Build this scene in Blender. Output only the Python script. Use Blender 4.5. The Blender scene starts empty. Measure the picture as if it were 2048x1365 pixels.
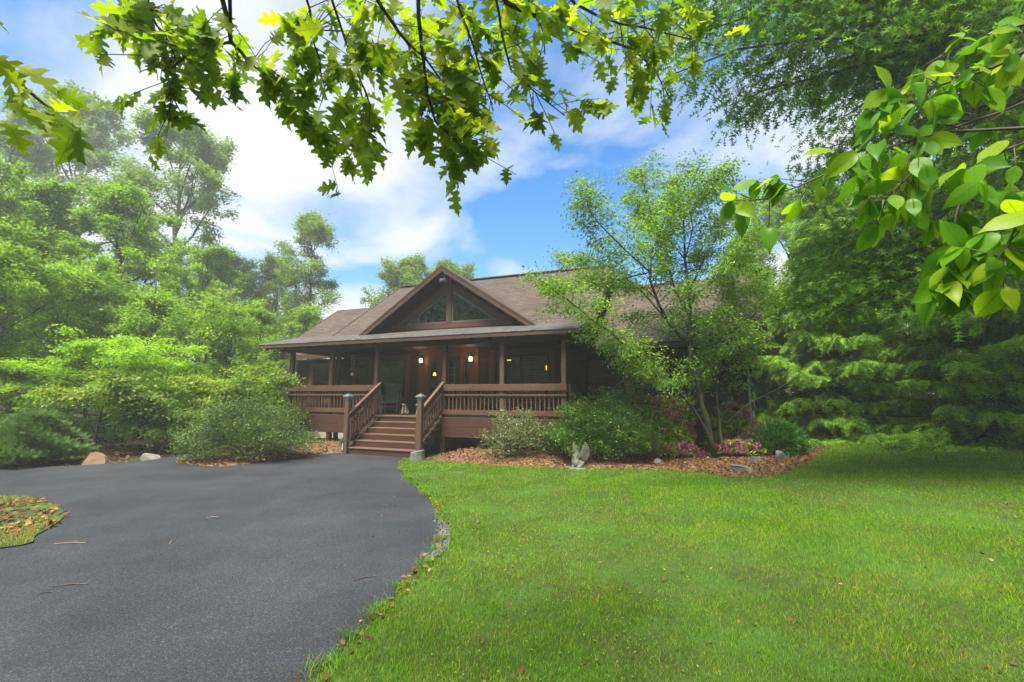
import bpy, bmesh, math, random
import numpy as np
from mathutils import Vector, Matrix, noise as mnoise
from mathutils.geometry import delaunay_2d_cdt

S = bpy.context.scene
COL = S.collection
R = math.radians

# ------------------------------------------------------------------ camera
F, CX, CY = 900.0, 1024.0, 682.5          # focal length and centre in photo pixels (2048 x 1365)
EYE = 1.8
PITCH = math.atan((792.0 - CY) / F)
ROLL = 0.0025
cam = bpy.data.cameras.new('camera')
cam.sensor_width = 36.0
cam.lens = F / 2048 * 36.0
cam.clip_start = 0.05
cam.clip_end = 2000
co = bpy.data.objects.new('camera', cam)
COL.objects.link(co)
co.matrix_world = Matrix.Translation((0, 0, EYE)) @ Matrix.Rotation(R(90) + PITCH, 4, 'X') @ Matrix.Rotation(ROLL, 4, 'Z')
S.camera = co

# ------------------------------------------------------------------ sky and sun
SUN_EL, SUN_AZ = R(64), R(-152)            # azimuth from +Y (view direction), negative = left
SUN_STRENGTH = 4.8
HAZE = 0.0023
w = bpy.data.worlds.new('World')
S.world = w
w.use_nodes = True
nt = w.node_tree
nt.nodes.clear()


def nd(nt, t, **kw):
    n = nt.nodes.new(t)
    for k, v in kw.items():
        if k.startswith('i_'):
            key = k[2:]
            n.inputs[int(key) if key.isdigit() else key.replace('_', ' ')].default_value = v
        else:
            setattr(n, k, v)
    return n


def ramp(nt, stops, interp='LINEAR'):
    n = nt.nodes.new('ShaderNodeValToRGB')
    n.color_ramp.interpolation = interp
    el = n.color_ramp.elements
    while len(el) < len(stops):
        el.new(0.5)
    for e, (p, c) in zip(el, stops):
        e.position = p
        e.color = c if len(c) == 4 else (*c, 1)
    return n


sky = nd(nt, 'ShaderNodeTexSky', sky_type='NISHITA', sun_disc=False)
sky.sun_elevation = SUN_EL
sky.sun_rotation = SUN_AZ
sky.altitude = 200
sky.air_density = 1.0
sky.dust_density = 0.6
sky.ozone_density = 2.0
L = nt.links.new
tc = nd(nt, 'ShaderNodeTexCoord')
sep = nd(nt, 'ShaderNodeSeparateXYZ')
L(tc.outputs['Generated'], sep.inputs[0])
zz = nd(nt, 'ShaderNodeMath', operation='MAXIMUM', i_1=0.0)
L(sep.outputs['Z'], zz.inputs[0])
za = nd(nt, 'ShaderNodeMath', operation='ADD', i_1=0.22)
L(zz.outputs[0], za.inputs[0])
dx = nd(nt, 'ShaderNodeMath', operation='DIVIDE')
dy = nd(nt, 'ShaderNodeMath', operation='DIVIDE')
L(sep.outputs['X'], dx.inputs[0]); L(za.outputs[0], dx.inputs[1])
L(sep.outputs['Y'], dy.inputs[0]); L(za.outputs[0], dy.inputs[1])
cmb = nd(nt, 'ShaderNodeCombineXYZ', i_2=3.7)
L(dx.outputs[0], cmb.inputs[0]); L(dy.outputs[0], cmb.inputs[1])
cn = nd(nt, 'ShaderNodeTexNoise', i_Scale=1.35, i_Detail=9.0, i_Roughness=0.56, i_Distortion=0.35)
L(cmb.outputs[0], cn.inputs['Vector'])
# a clear patch up to the right of the view, where the photograph's sky is blue
bd = nd(nt, 'ShaderNodeVectorMath', operation='DOT_PRODUCT')
bv = Vector((0.21, 1.0, 0.60)).normalized()
bd.inputs[1].default_value = bv
L(tc.outputs['Generated'], bd.inputs[0])
bm = nd(nt, 'ShaderNodeMapRange', i_1=0.90, i_2=0.995, i_3=0.0, i_4=0.19)
L(bd.outputs['Value'], bm.inputs[0])
sb = nd(nt, 'ShaderNodeMath', operation='SUBTRACT')
L(cn.outputs['Fac'], sb.inputs[0]); L(bm.outputs[0], sb.inputs[1])
cr = ramp(nt, [(0.36, (0, 0, 0)), (0.56, (1, 1, 1))])
L(sb.outputs[0], cr.inputs[0])
hs = nd(nt, 'ShaderNodeHueSaturation', i_Saturation=1.45, i_Value=1.0)
L(sky.outputs[0], hs.inputs['Color'])
bg1 = nd(nt, 'ShaderNodeBackground', i_Strength=0.105)
L(hs.outputs[0], bg1.inputs[0])
cn2 = nd(nt, 'ShaderNodeTexNoise', i_Scale=2.6, i_Detail=6.0, i_Roughness=0.5)
L(cmb.outputs[0], cn2.inputs['Vector'])
ccol = ramp(nt, [(0.3, (0.66, 0.72, 0.86)), (0.65, (0.95, 0.96, 1.0))])
L(cn2.outputs['Fac'], ccol.inputs[0])
bg2 = nd(nt, 'ShaderNodeBackground', i_Strength=0.45)
L(ccol.outputs[0], bg2.inputs[0])
mx = nd(nt, 'ShaderNodeMixShader')
L(cr.outputs[0], mx.inputs[0]); L(bg1.outputs[0], mx.inputs[1]); L(bg2.outputs[0], mx.inputs[2])
wo = nd(nt, 'ShaderNodeOutputWorld')
L(mx.outputs[0], wo.inputs[0])

sl = bpy.data.lights.new('sun', 'SUN')
sl.energy = SUN_STRENGTH
sl.angle = R(24)
sl.color = (1.0, 0.95, 0.86)
so = bpy.data.objects.new('sun', sl)
COL.objects.link(so)
sd = Vector((math.sin(SUN_AZ) * math.cos(SUN_EL), math.cos(SUN_AZ) * math.cos(SUN_EL), math.sin(SUN_EL)))
so.rotation_euler = (-sd).to_track_quat('-Z', 'Y').to_euler()

S.view_settings.view_transform = 'Standard'
S.view_settings.look = 'None'
S.view_settings.gamma = 1
S.view_settings.use_curve_mapping = False
S.view_settings.exposure = 1.36
S.render.engine = 'CYCLES'
cy = S.cycles
cy.max_bounces = 7
cy.diffuse_bounces = 3
cy.glossy_bounces = 3
cy.transmission_bounces = 5
cy.transparent_max_bounces = 8
cy.volume_bounces = 1
cy.sample_clamp_indirect = 6
cy.caustics_reflective = False
cy.caustics_refractive = False
cy.use_denoising = True
S.render.filter_size = 1.05
cy.use_adaptive_sampling = True
cy.adaptive_threshold = 0.012

# ------------------------------------------------------------------ geometry helpers
rng = np.random.default_rng(7)
random.seed(7)


def pray(px, py):
    a, b = px - CX, py - CY
    c, s = math.cos(ROLL), math.sin(ROLL)
    x, y = a * c + b * s, -a * s + b * c
    cp, sp = math.cos(PITCH), math.sin(PITCH)
    return np.array([x, F * cp + y * sp, F * sp - y * cp])


def W(px, py, depth):
    """the world point that lies `depth` metres ahead of the camera on the sight line of a photo pixel"""
    d = pray(px, py)
    return np.array([0, 0, EYE]) + d * (depth / d[1])


HO = np.array([1.5596, 12.9061, 0.0])      # front right corner of the porch
HU = np.array([0.92892281, -0.37027343, 0.0])
HV = np.array([0.37027343, 0.92892281, 0.0])
HA = math.atan2(HU[1], HU[0])


def hp(u, v, z=0.0):
    return HO + HU * u + HV * v + np.array([0, 0, z])


def sst(t):
    t = np.clip(t, 0, 1)
    return t * t * (3 - 2 * t)


def terrain(x, y):
    x = np.asarray(x, float); y = np.asarray(y, float)
    z = 0.04 * (np.logaddexp(0, (x - 0.5) * 2) / 2)
    z = np.minimum(z, 0.62)
    u = (x - HO[0]) * HU[0] + (y - HO[1]) * HU[1]
    v = (x - HO[0]) * HV[0] + (y - HO[1]) * HV[1]
    near = sst((v + 1.7) / 1.5) * sst((u + 13.5) / 2.5) * (1 - sst((u - 0.5) / 2.0))
    stairs = (1 - sst((np.abs(u + 5.25) - 1.5) / 0.6))
    z = z + 0.17 * near * (1 - 0.8 * stairs)
    # ground falls away behind the left end of the house
    z = z - 0.75 * sst((v - 0.5) / 3.0) * (1 - sst((u + 7.0) / 3.0)) * sst((u + 26) / 8)
    # forest floor rises gently at the back left
    z = z + 0.03 * np.maximum(0, np.hypot(x, y) - 34)
    return z


def G(px, py, zoff=0.0):
    d = pray(px, py)
    t = 3.0 / abs(d[1])
    for _ in range(60):
        p = np.array([0, 0, EYE]) + d * t
        f = p[2] - float(terrain(p[0], p[1])) - zoff
        t = t - f / d[2] * 0.7
    return np.array([0, 0, EYE]) + d * t


class Geo:
    """collects vertices and polygons, builds one mesh"""
    def __init__(s):
        s.v = []; s.f = []; s.uv = []; s.n = 0

    def add(s, V, faces, uv=None):
        """V (n,3); faces: list of index arrays, each (m,k); uv: list of matching (m,k,2) or None"""
        V = np.asarray(V, float).reshape(-1, 3)
        if not isinstance(faces, list):
            faces = [faces]
        for i, fa in enumerate(faces):
            fa = np.asarray(fa, np.int64)
            if fa.size == 0:
                continue
            s.f.append(fa + s.n)
            s.uv.append(None if uv is None else uv[i])
        s.v.append(V)
        s.n += len(V)

    def box(s, u0, u1, v0, v1, z0, z1):
        V = [(u, v, z) for z in (z0, z1) for v in (v0, v1) for u in (u0, u1)]
        s.add(V, np.array([[0, 2, 3, 1], [4, 5, 7, 6], [0, 1, 5, 4], [2, 6, 7, 3], [0, 4, 6, 2], [1, 3, 7, 5]]))

    def hexa(s, V8):
        """8 corners: bottom 4 (counter-clockwise), top 4"""
        s.add(V8, np.array([[3, 2, 1, 0], [4, 5, 6, 7], [0, 1, 5, 4], [1, 2, 6, 5], [2, 3, 7, 6], [3, 0, 4, 7]]))

    def bar(s, a, b, wid, hei, up=(0, 0, 1)):
        a, b = np.asarray(a, float), np.asarray(b, float)
        d = (b - a) / np.linalg.norm(b - a)
        x = np.cross(d, up); x /= np.linalg.norm(x)
        y = np.cross(x, d)
        x = x * wid / 2; y = y * hei / 2
        s.hexa([a - x - y, a + x - y, a + x + y, a - x + y, b - x - y, b + x - y, b + x + y, b - x + y])

    def tube(s, P, rad, sides=6, cap=True):
        P = np.asarray(P, float); n = len(P)
        rad = np.broadcast_to(np.asarray(rad, float), (n,))
        T = np.gradient(P, axis=0)
        T /= np.linalg.norm(T, axis=1)[:, None] + 1e-9
        ref = np.array([0.31, 0.95, 0.05]) if abs(T[0] @ np.array([0.31, 0.95, 0.05])) < 0.9 else np.array([1.0, 0, 0])
        X = np.cross(T, ref); X /= np.linalg.norm(X, axis=1)[:, None] + 1e-9
        Y = np.cross(T, X)
        a = np.linspace(0, 2 * math.pi, sides, endpoint=False)
        V = P[:, None, :] + rad[:, None, None] * (np.cos(a)[None, :, None] * X[:, None, :] + np.sin(a)[None, :, None] * Y[:, None, :])
        i = np.arange(n - 1)[:, None] * sides; j = np.arange(sides)[None, :]; k = (j + 1) % sides
        fa = np.stack([i + j, i + k, i + sides + k, i + sides + j], -1).reshape(-1, 4)
        fs = [fa]
        if cap:
            fs += [np.arange(sides)[::-1].reshape(1, -1), (np.arange(sides) + (n - 1) * sides).reshape(1, -1)]
        s.add(V.reshape(-1, 3), fs)

    def lathe(s, prof, c=(0, 0, 0), sides=16, seg=None):
        prof = np.asarray(prof, float); n = len(prof)
        a = np.linspace(0, 2 * math.pi, sides, endpoint=False) + math.pi / sides
        V = np.stack([prof[:, 0:1] * np.cos(a), prof[:, 0:1] * np.sin(a), np.repeat(prof[:, 1:2], sides, 1)], -1) + np.asarray(c)
        i = np.arange(n - 1)[:, None] * sides; j = np.arange(sides)[None, :]; k = (j + 1) % sides
        fa = np.stack([i + j, i + k, i + sides + k, i + sides + j], -1).reshape(-1, 4)
        s.add(V.reshape(-1, 3), [fa, np.arange(sides)[::-1].reshape(1, -1), (np.arange(sides) + (n - 1) * sides).reshape(1, -1)])

    def mesh(s, name, mat, smooth=False):
        m = bpy.data.meshes.new(name)
        V = np.concatenate(s.v) if s.v else np.zeros((0, 3))
        m.vertices.add(len(V))
        m.vertices.foreach_set('co', V.astype(np.float32).ravel())
        tot = np.concatenate([np.full(len(f), f.shape[1]) for f in s.f])
        idx = np.concatenate([f.ravel() for f in s.f])
        m.loops.add(len(idx))
        m.loops.foreach_set('vertex_index', idx.astype(np.int32))
        m.polygons.add(len(tot))
        st = np.zeros(len(tot), np.int32)
        st[1:] = np.cumsum(tot)[:-1]
        m.polygons.foreach_set('loop_start', st)
        m.polygons.foreach_set('use_smooth', np.full(len(tot), bool(smooth)))
        if any(u is not None for u in s.uv):
            uvl = m.uv_layers.new(name='UVMap')
            uu = np.concatenate([(np.zeros((f.size, 2)) if u is None else np.asarray(u, float).reshape(-1, 2)) for f, u in zip(s.f, s.uv)])
            uvl.data.foreach_set('uv', uu.astype(np.float32).ravel())
        m.update(calc_edges=True)
        m.materials.append(mat)
        return m

    def build(s, name, mat, parent=None, smooth=False, bevel=0, label=None):
        return link(name, s.mesh(name, mat, smooth), parent, bevel, label)


def link(name, data, parent=None, bevel=0, label=None):
    o = bpy.data.objects.new(name, data)
    COL.objects.link(o)
    if parent is not None:
        o.parent = parent
    if bevel:
        b = o.modifiers.new('bevel', 'BEVEL')
        b.width = bevel; b.segments = 1; b.limit_method = 'ANGLE'
    if label:
        o['label'] = label
    return o


def tag(o, label, cat, group=None):
    o['label'] = label; o['category'] = cat
    if group:
        o['group'] = group
    return o


def thing(name, label, cat, loc=(0, 0, 0), rz=0.0, group=None, scale=1.0):
    o = bpy.data.objects.new(name, None)
    o.empty_display_size = 0.2
    COL.objects.link(o)
    o.location = loc; o.rotation_euler = (0, 0, rz); o.scale = (scale,) * 3
    return tag(o, label, cat, group)


def dup(root, loc, rz, label, scale=1.0, group=None, scales=None):
    """a copy of a thing with copies of its parts and sub-parts (mesh data shared)"""
    r = root.copy(); COL.objects.link(r)
    r.location = loc; r.rotation_euler = (0, 0, rz); r.scale = scales or (scale,) * 3
    r['label'] = label
    if group:
        r['group'] = group
    for ch in root.children:
        c = ch.copy(); COL.objects.link(c); c.parent = r
        for g in ch.children:
            d = g.copy(); COL.objects.link(d); d.parent = c
    return r


def kind(o, k):
    o['kind'] = k
    return o


def scatter(geo, tmpl, pos, fwd, nrm, size):
    """copies of a leaf template (V, faces, uv) at pos, its +Y along fwd and +Z along nrm"""
    TV, TF, TU = tmpl
    pos = np.asarray(pos, float); n = len(pos)
    if n == 0:
        return
    Yv = fwd / (np.linalg.norm(fwd, axis=1)[:, None] + 1e-9)
    Xv = np.cross(Yv, nrm); Xv /= np.linalg.norm(Xv, axis=1)[:, None] + 1e-9
    Zv = np.cross(Xv, Yv)
    size = np.broadcast_to(np.asarray(size, float), (n,))
    V = pos[:, None, :] + size[:, None, None] * (TV[None, :, 0:1] * Xv[:, None, :] + TV[None, :, 1:2] * Yv[:, None, :] + TV[None, :, 2:3] * Zv[:, None, :])
    k = len(TV)
    off = (np.arange(n) * k)[:, None, None]
    faces = [(f[None] + off).reshape(-1, f.shape[1]) for f in TF]
    uv = None if TU is None else [np.tile(u[None], (n, 1, 1, 1)).reshape(-1, u.shape[1], 2) for u in TU]
    geo.add(V.reshape(-1, 3), faces, uv)


def outline_leaf(pts, fold=0.18, droop=0.25, wave=0.0):
    """leaf from a midrib and one side's outline [(m, x, y)], mirrored; m = where on the midrib the point hangs"""
    pts = np.asarray(pts, float); n = len(pts)
    V = []
    bend = lambda x, y: (x, y, fold * abs(x) - droop * y * y + wave * math.sin(9 * y + 5 * x))
    for m, x, y in pts:
        V += [bend(0, m), bend(x, y), bend(-x, y)]
    fs = []; uv = []
    for i in range(n - 1):
        a = 3 * i; b = a + 3
        fs.append([a, b, b + 1, a + 1]); fs.append([b, a, a + 2, b + 2])
        P = lambda k: (V[k][0] + 0.5, V[k][1])
        uv += [[P(a), P(b), P(b + 1), P(a + 1)], [P(b), P(a), P(a + 2), P(b + 2)]]
    return np.array(V), [np.array(fs)], [np.array(uv)]


OAK_OUT = [(0.0, 0.004, -0.16), (0.0, 0.012, 0.0), (0.08, 0.07, 0.04), (0.11, 0.24, 0.12), (0.15, 0.27, 0.20), (0.20, 0.16, 0.24), (0.27, 0.17, 0.29),
           (0.32, 0.36, 0.36), (0.36, 0.42, 0.48), (0.41, 0.29, 0.47), (0.48, 0.15, 0.48), (0.54, 0.17, 0.54), (0.60, 0.34, 0.64),
           (0.64, 0.36, 0.75), (0.70, 0.22, 0.74), (0.78, 0.115, 0.75), (0.83, 0.16, 0.84), (0.89, 0.07, 0.89), (1.0, 0.002, 1.0)]
OAKS = [outline_leaf(OAK_OUT, f, d, w_) for f, d, w_ in ((0.2, 0.25, 0.02), (-0.12, 0.1, 0.03), (0.35, 0.45, 0.02), (0.05, -0.15, 0.03))]
PIN_OUT = [(0.0, 0.015, 0.0), (0.16, 0.02, 0.14), (0.20, 0.20, 0.20), (0.26, 0.03, 0.27), (0.36, 0.035, 0.33), (0.42, 0.38, 0.50), (0.48, 0.04, 0.47),
           (0.60, 0.035, 0.58), (0.68, 0.30, 0.80), (0.74, 0.035, 0.74), (1.0, 0.006, 1.0)]
PINS = [outline_leaf(PIN_OUT, f, d) for f, d in ((0.2, 0.3), (-0.1, 0.15))]
OVA_OUT = [(0.0, 0.006, -0.10), (0.0, 0.015, 0.0), (0.12, 0.15, 0.11), (0.28, 0.255, 0.27), (0.45, 0.285, 0.44), (0.62, 0.25, 0.62), (0.78, 0.16, 0.79), (0.90, 0.06, 0.91), (1.0, 0.002, 1.02)]
OVAS = [outline_leaf(OVA_OUT, f, d, w_) for f, d, w_ in ((0.25, 0.3, 0.02), (0.5, 0.5, 0.03), (0.05, 0.1, 0.03), (-0.1, 0.55, 0.02))]


def simple_leaf(wd=0.28, fold=0.25, droop=0.12):
    V = np.array([(0, 0, 0), (wd, 0.45, fold * wd - droop * 0.2), (0, 1, -droop), (-wd, 0.45, fold * wd - droop * 0.2)])
    return V, [np.array([[0, 1, 2], [0, 2, 3]])], None


LEAF = simple_leaf()
LEAFN = simple_leaf(0.2, 0.2, 0.2)
LEAFW = simple_leaf(0.42, 0.2, 0.15)


def star_leaf():
    a = [(0, 0), (0.30, 0.18), (0.48, 0.52), (0.20, 0.52), (0.0, 1.0), (-0.20, 0.52), (-0.48, 0.52), (-0.30, 0.18)]
    V = np.array([(x, y, 0.1 * abs(x) - 0.15 * y * y) for x, y in a])
    return V, [np.array([[0, 1, 3], [1, 2, 3], [0, 3, 5], [3, 4, 5], [0, 5, 7], [5, 6, 7]])], None


STAR = star_leaf()


def spray_tmpl(n=7, w_=0.30, lw=0.045):
    """a conifer twig: stem with needle fans on both sides"""
    V = []; fs = []
    def tri(a, b, c):
        k = len(V); V.extend([a, b, c]); fs.append([k, k + 1, k + 2])
    tri((-0.012, 0, 0), (0.012, 0, 0), (0, 1, -0.12))
    for i in range(n):
        y = 0.06 + 0.86 * i / (n - 1)
        L_ = w_ * (1.0 - 0.55 * y)
        for s in (-1, 1):
            tri((0, y - lw, -0.12 * y * y), (0, y + lw, -0.12 * y * y), (s * L_, y + L_ * 0.75, -0.12 * y * y - 0.05 + 0.04 * ((i * 7) % 3)))
    return np.array(V), [np.array(fs)], None


SPRAY = spray_tmpl()


def unit(a):
    return a / (np.linalg.norm(a, axis=-1, keepdims=True) + 1e-9)


# ------------------------------------------------------------------ materials
def mat_new(name):
    m = bpy.data.materials.new(name)
    m.use_nodes = True
    m.node_tree.nodes.clear()
    return m, m.node_tree


def finish(m, sh):
    o = m.node_tree.nodes.new('ShaderNodeOutputMaterial')
    m.node_tree.links.new(sh, o.inputs[0])
    return m


def noisy(name, stops, scale=6.0, detail=6.0, rough=0.7, bump=0.0, bscale=None, stretch=(1, 1, 1), spec=0.3, coord='Object', dist=0.01, second=None):
    m, t = mat_new(name)
    Lk = t.links.new
    tc = nd(t, 'ShaderNodeTexCoord')
    mp = nd(t, 'ShaderNodeMapping')
    mp.inputs['Scale'].default_value = stretch
    Lk(tc.outputs[coord], mp.inputs[0])
    n = nd(t, 'ShaderNodeTexNoise', i_Scale=scale, i_Detail=detail, i_Roughness=0.6)
    Lk(mp.outputs[0], n.inputs['Vector'])
    r = ramp(t, stops)
    Lk(n.outputs['Fac'], r.inputs[0])
    col = r.outputs[0]
    if second:      # (scale, colour, lo, hi): patches of a second colour
        n2 = nd(t, 'ShaderNodeTexNoise', i_Scale=second[0], i_Detail=5.0, i_Roughness=0.65)
        Lk(tc.outputs[coord], n2.inputs['Vector'])
        r2 = ramp(t, [(second[2], (0, 0, 0)), (second[3], (1, 1, 1))])
        Lk(n2.outputs['Fac'], r2.inputs[0])
        mxc = nd(t, 'ShaderNodeMix', data_type='RGBA')
        Lk(r2.outputs[0], mxc.inputs[0]); Lk(col, mxc.inputs[6]); mxc.inputs[7].default_value = (*second[1], 1)
        col = mxc.outputs[2]
    p = nd(t, 'ShaderNodeBsdfPrincipled', i_Roughness=rough)
    p.inputs['Specular IOR Level'].default_value = spec
    Lk(col, p.inputs['Base Color'])
    if bump:
        n3 = nd(t, 'ShaderNodeTexNoise', i_Scale=bscale or scale * 3, i_Detail=4.0)
        Lk(mp.outputs[0], n3.inputs['Vector'])
        b = nd(t, 'ShaderNodeBump', i_Strength=bump, i_Distance=dist)
        Lk(n3.outputs['Fac'], b.inputs['Height'])
        Lk(b.outputs[0], p.inputs['Normal'])
    return finish(m, p.outputs[0])


def leafmat(name, stops, trans, tf=0.4, rough=0.55, spec=0.2, veins=False, patch=0.0, gain=1.3):
    """leaf: each leaf its own tone; light passes through it"""
    m, t = mat_new(name)
    Lk = t.links.new
    g = nd(t, 'ShaderNodeNewGeometry')
    stops = [(q, (c[0] * gain, c[1] * gain, c[2] * gain * .75)) for q, c in stops]
    r = ramp(t, stops)
    fac = g.outputs['Random Per Island']
    if patch:
        tc = nd(t, 'ShaderNodeTexCoord')
        n = nd(t, 'ShaderNodeTexNoise', i_Scale=patch, i_Detail=3.0)
        Lk(tc.outputs['Object'], n.inputs['Vector'])
        mr = nd(t, 'ShaderNodeMapRange', i_1=0.3, i_2=0.7, i_3=-0.2, i_4=0.2)
        Lk(n.outputs['Fac'], mr.inputs[0])
        ad = nd(t, 'ShaderNodeMath', operation='ADD', use_clamp=True)
        Lk(fac, ad.inputs[0]); Lk(mr.outputs[0], ad.inputs[1])
        fac = ad.outputs[0]
    Lk(fac, r.inputs[0])
    col = r.outputs[0]
    tcol = nd(t, 'ShaderNodeMix', data_type='RGBA', blend_type='MULTIPLY')
    tcol.inputs[0].default_value = 1.0
    Lk(col, tcol.inputs[6]); tcol.inputs[7].default_value = (*trans, 1)
    tout = tcol.outputs[2]
    if veins:
        uvn = nd(t, 'ShaderNodeTexCoord')
        sp = nd(t, 'ShaderNodeSeparateXYZ')
        Lk(uvn.outputs['UV'], sp.inputs[0])
        ax = nd(t, 'ShaderNodeMath', operation='SUBTRACT', i_1=0.5)
        Lk(sp.outputs['X'], ax.inputs[0])
        ab = nd(t, 'ShaderNodeMath', operation='ABSOLUTE')
        Lk(ax.outputs[0], ab.inputs[0])
        mid = nd(t, 'ShaderNodeMapRange', i_1=0.006, i_2=0.02, i_3=1.0, i_4=0.0)
        Lk(ab.outputs[0], mid.inputs[0])
        q = nd(t, 'ShaderNodeMath', operation='MULTIPLY_ADD', i_1=-0.8)
        Lk(ab.outputs[0], q.inputs[0]); Lk(sp.outputs['Y'], q.inputs[2])
        sc = nd(t, 'ShaderNodeMath', operation='MULTIPLY', i_1=44.0)
        Lk(q.outputs[0], sc.inputs[0])
        sn = nd(t, 'ShaderNodeMath', operation='SINE')
        Lk(sc.outputs[0], sn.inputs[0])
        lat = nd(t, 'ShaderNodeMapRange', i_1=0.90, i_2=1.0, i_3=0.0, i_4=0.7)
        Lk(sn.outputs[0], lat.inputs[0])
        mxv = nd(t, 'ShaderNodeMath', operation='MAXIMUM')
        Lk(mid.outputs[0], mxv.inputs[0]); Lk(lat.outputs[0], mxv.inputs[1])
        vm = nd(t, 'ShaderNodeMix', data_type='RGBA', blend_type='MULTIPLY')
        Lk(mxv.outputs[0], vm.inputs[0]); Lk(tout, vm.inputs[6]); vm.inputs[7].default_value = (0.5, 0.55, 0.4, 1)
        tout = vm.outputs[2]
    p = nd(t, 'ShaderNodeBsdfPrincipled', i_Roughness=rough)
    p.inputs['Specular IOR Level'].default_value = spec
    Lk(col, p.inputs['Base Color'])
    tr = nd(t, 'ShaderNodeBsdfTranslucent')
    Lk(tout, tr.inputs[0])
    mxs = nd(t, 'ShaderNodeMixShader')
    mxs.inputs[0].default_value = tf
    Lk(p.outputs[0], mxs.inputs[1]); Lk(tr.outputs[0], mxs.inputs[2])
    return finish(m, mxs.outputs[0])


def glossy(name, col, rough=0.05, spec=0.5, metal=0.0):
    m, t = mat_new(name)
    p = nd(t, 'ShaderNodeBsdfPrincipled', i_Roughness=rough)
    p.inputs['Base Color'].default_value = (*col, 1)
    p.inputs['Specular IOR Level'].default_value = spec
    p.inputs['IOR'].default_value = 1.45
    p.inputs['Metallic'].default_value = metal
    n = nd(t, 'ShaderNodeTexNoise', i_Scale=1.5, i_Detail=2.0)
    tc = nd(t, 'ShaderNodeTexCoord')
    t.links.new(tc.outputs['Object'], n.inputs['Vector'])
    b = nd(t, 'ShaderNodeBump', i_Strength=0.03, i_Distance=0.02)
    t.links.new(n.outputs['Fac'], b.inputs['Height']); t.links.new(b.outputs[0], p.inputs['Normal'])
    return finish(m, p.outputs[0])


def lampmat(name, col, strength):
    m, t = mat_new(name)
    e = nd(t, 'ShaderNodeEmission', i_Strength=strength)
    e.inputs[0].default_value = (*col, 1)
    return finish(m, e.outputs[0])


M = {}
M['wood'] = noisy('stained_wood', [(0.3, (0.0460, 0.0227, 0.0120)), (0.5, (0.0561, 0.0276, 0.0146)), (0.7, (0.0673, 0.0331, 0.0175))], 3.0, 6, 0.62, 0.12, 5, (0.35, 9, 11), 0.25, second=(1.3, (0.0381, 0.0207, 0.0144), 0.45, 0.75))
M['rail'] = noisy('stained_rail_wood', [(0.3, (0.0789, 0.0397, 0.0205)), (0.5, (0.0961, 0.0483, 0.0251)), (0.7, (0.1153, 0.0580, 0.0301))], 3.0, 6, 0.62, 0.12, 5, (0.35, 9, 11), 0.25, second=(1.3, (0.0711, 0.0370, 0.0251), 0.45, 0.75))
M['skirt'] = noisy('stained_skirt_wood', [(0.3, (0.0467, 0.0214, 0.0118)), (0.5, (0.0570, 0.0262, 0.0143)), (0.7, (0.0685, 0.0314, 0.0173))], 3.0, 6, 0.62, 0.12, 5, (0.35, 9, 11), 0.25, second=(1.3, (0.0430, 0.0200, 0.0142), 0.45, 0.75))
M['log'] = noisy('log_wall_wood', [(0.3, (0.0348, 0.0160, 0.0084)), (0.5, (0.0424, 0.0195, 0.0103)), (0.7, (0.0509, 0.0234, 0.0123))], 3.0, 6, 0.62, 0.12, 5, (0.35, 9, 11), 0.25, second=(1.3, (0.0288, 0.0146, 0.0101), 0.45, 0.75))
M['cedar'] = noisy('cedar_trim', [(0.3, (0.1025, 0.0476, 0.0213)), (0.5, (0.1250, 0.0580, 0.0260)), (0.7, (0.1500, 0.0696, 0.0312))], 3.0, 6, 0.62, 0.12, 5, (0.35, 9, 11), 0.25, second=(1.3, (0.0900, 0.0434, 0.0210), 0.45, 0.75))
M['post'] = noisy('weathered_post_wood', [(0.25, (0.0583, 0.0320, 0.0197)), (0.5, (0.0901, 0.0520, 0.0312)), (0.75, (0.1378, 0.0850, 0.0508))], 3.0, 8, 0.6, 0.3, 14, (8, 8, 0.6), 0.35)
M['tread'] = noisy('worn_tread_wood', [(0.3, (0.1021, 0.0583, 0.0332)), (0.5, (0.1244, 0.0710, 0.0404)), (0.7, (0.1494, 0.0853, 0.0485))], 3.0, 6, 0.62, 0.12, 5, (0.35, 9, 11), 0.25, second=(1.3, (0.0919, 0.0542, 0.0397), 0.45, 0.75))
M['fascia'] = noisy('fascia_wood', [(0.3, (0.0605, 0.0335, 0.0202)), (0.5, (0.0738, 0.0408, 0.0246)), (0.7, (0.0885, 0.0490, 0.0295))], 3.0, 6, 0.62, 0.12, 5, (0.35, 9, 11), 0.25, second=(1.3, (0.0502, 0.0306, 0.0242), 0.45, 0.75))
M['deck'] = noisy('deck_boards', [(0.3, (0.06, 0.055, 0.045)), (0.7, (0.13, 0.12, 0.09))], 3, 6, 0.5, 0.3, 10, (0.6, 7, 1), 0.4)
M['concrete'] = noisy('painted_foundation', [(0.3, (0.2880, 0.2640, 0.2080)), (0.7, (0.3680, 0.3440, 0.2800))], 4, 6, 0.85, 0.15)
M['metal_edge'] = noisy('drip_edge_metal', [(0.3, (0.12, 0.12, 0.125)), (0.7, (0.22, 0.22, 0.23))], 5, 4, 0.4, 0.1)
M['cap'] = glossy('dark_post_cap', (0.16, 0.15, 0.15), 0.35, 0.5, 0.3)
M['glass'] = glossy('window_glass', (0.006, 0.009, 0.007), 0.03, 0.45)
M['iron'] = glossy('dark_iron', (0.02, 0.018, 0.016), 0.4)
M['white'] = noisy('off_white_paint', [(0.3, (0.50, 0.48, 0.45)), (0.7, (0.62, 0.60, 0.56))], 8, 4, 0.5)
M['blind'] = noisy('wooden_blind', [(0.3, (0.06, 0.045, 0.04)), (0.7, (0.12, 0.09, 0.07))], 6, 4, 0.5)
M['lamp'] = lampmat('lit_lantern_glass', (1.0, 0.62, 0.30), 2.0)
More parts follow.
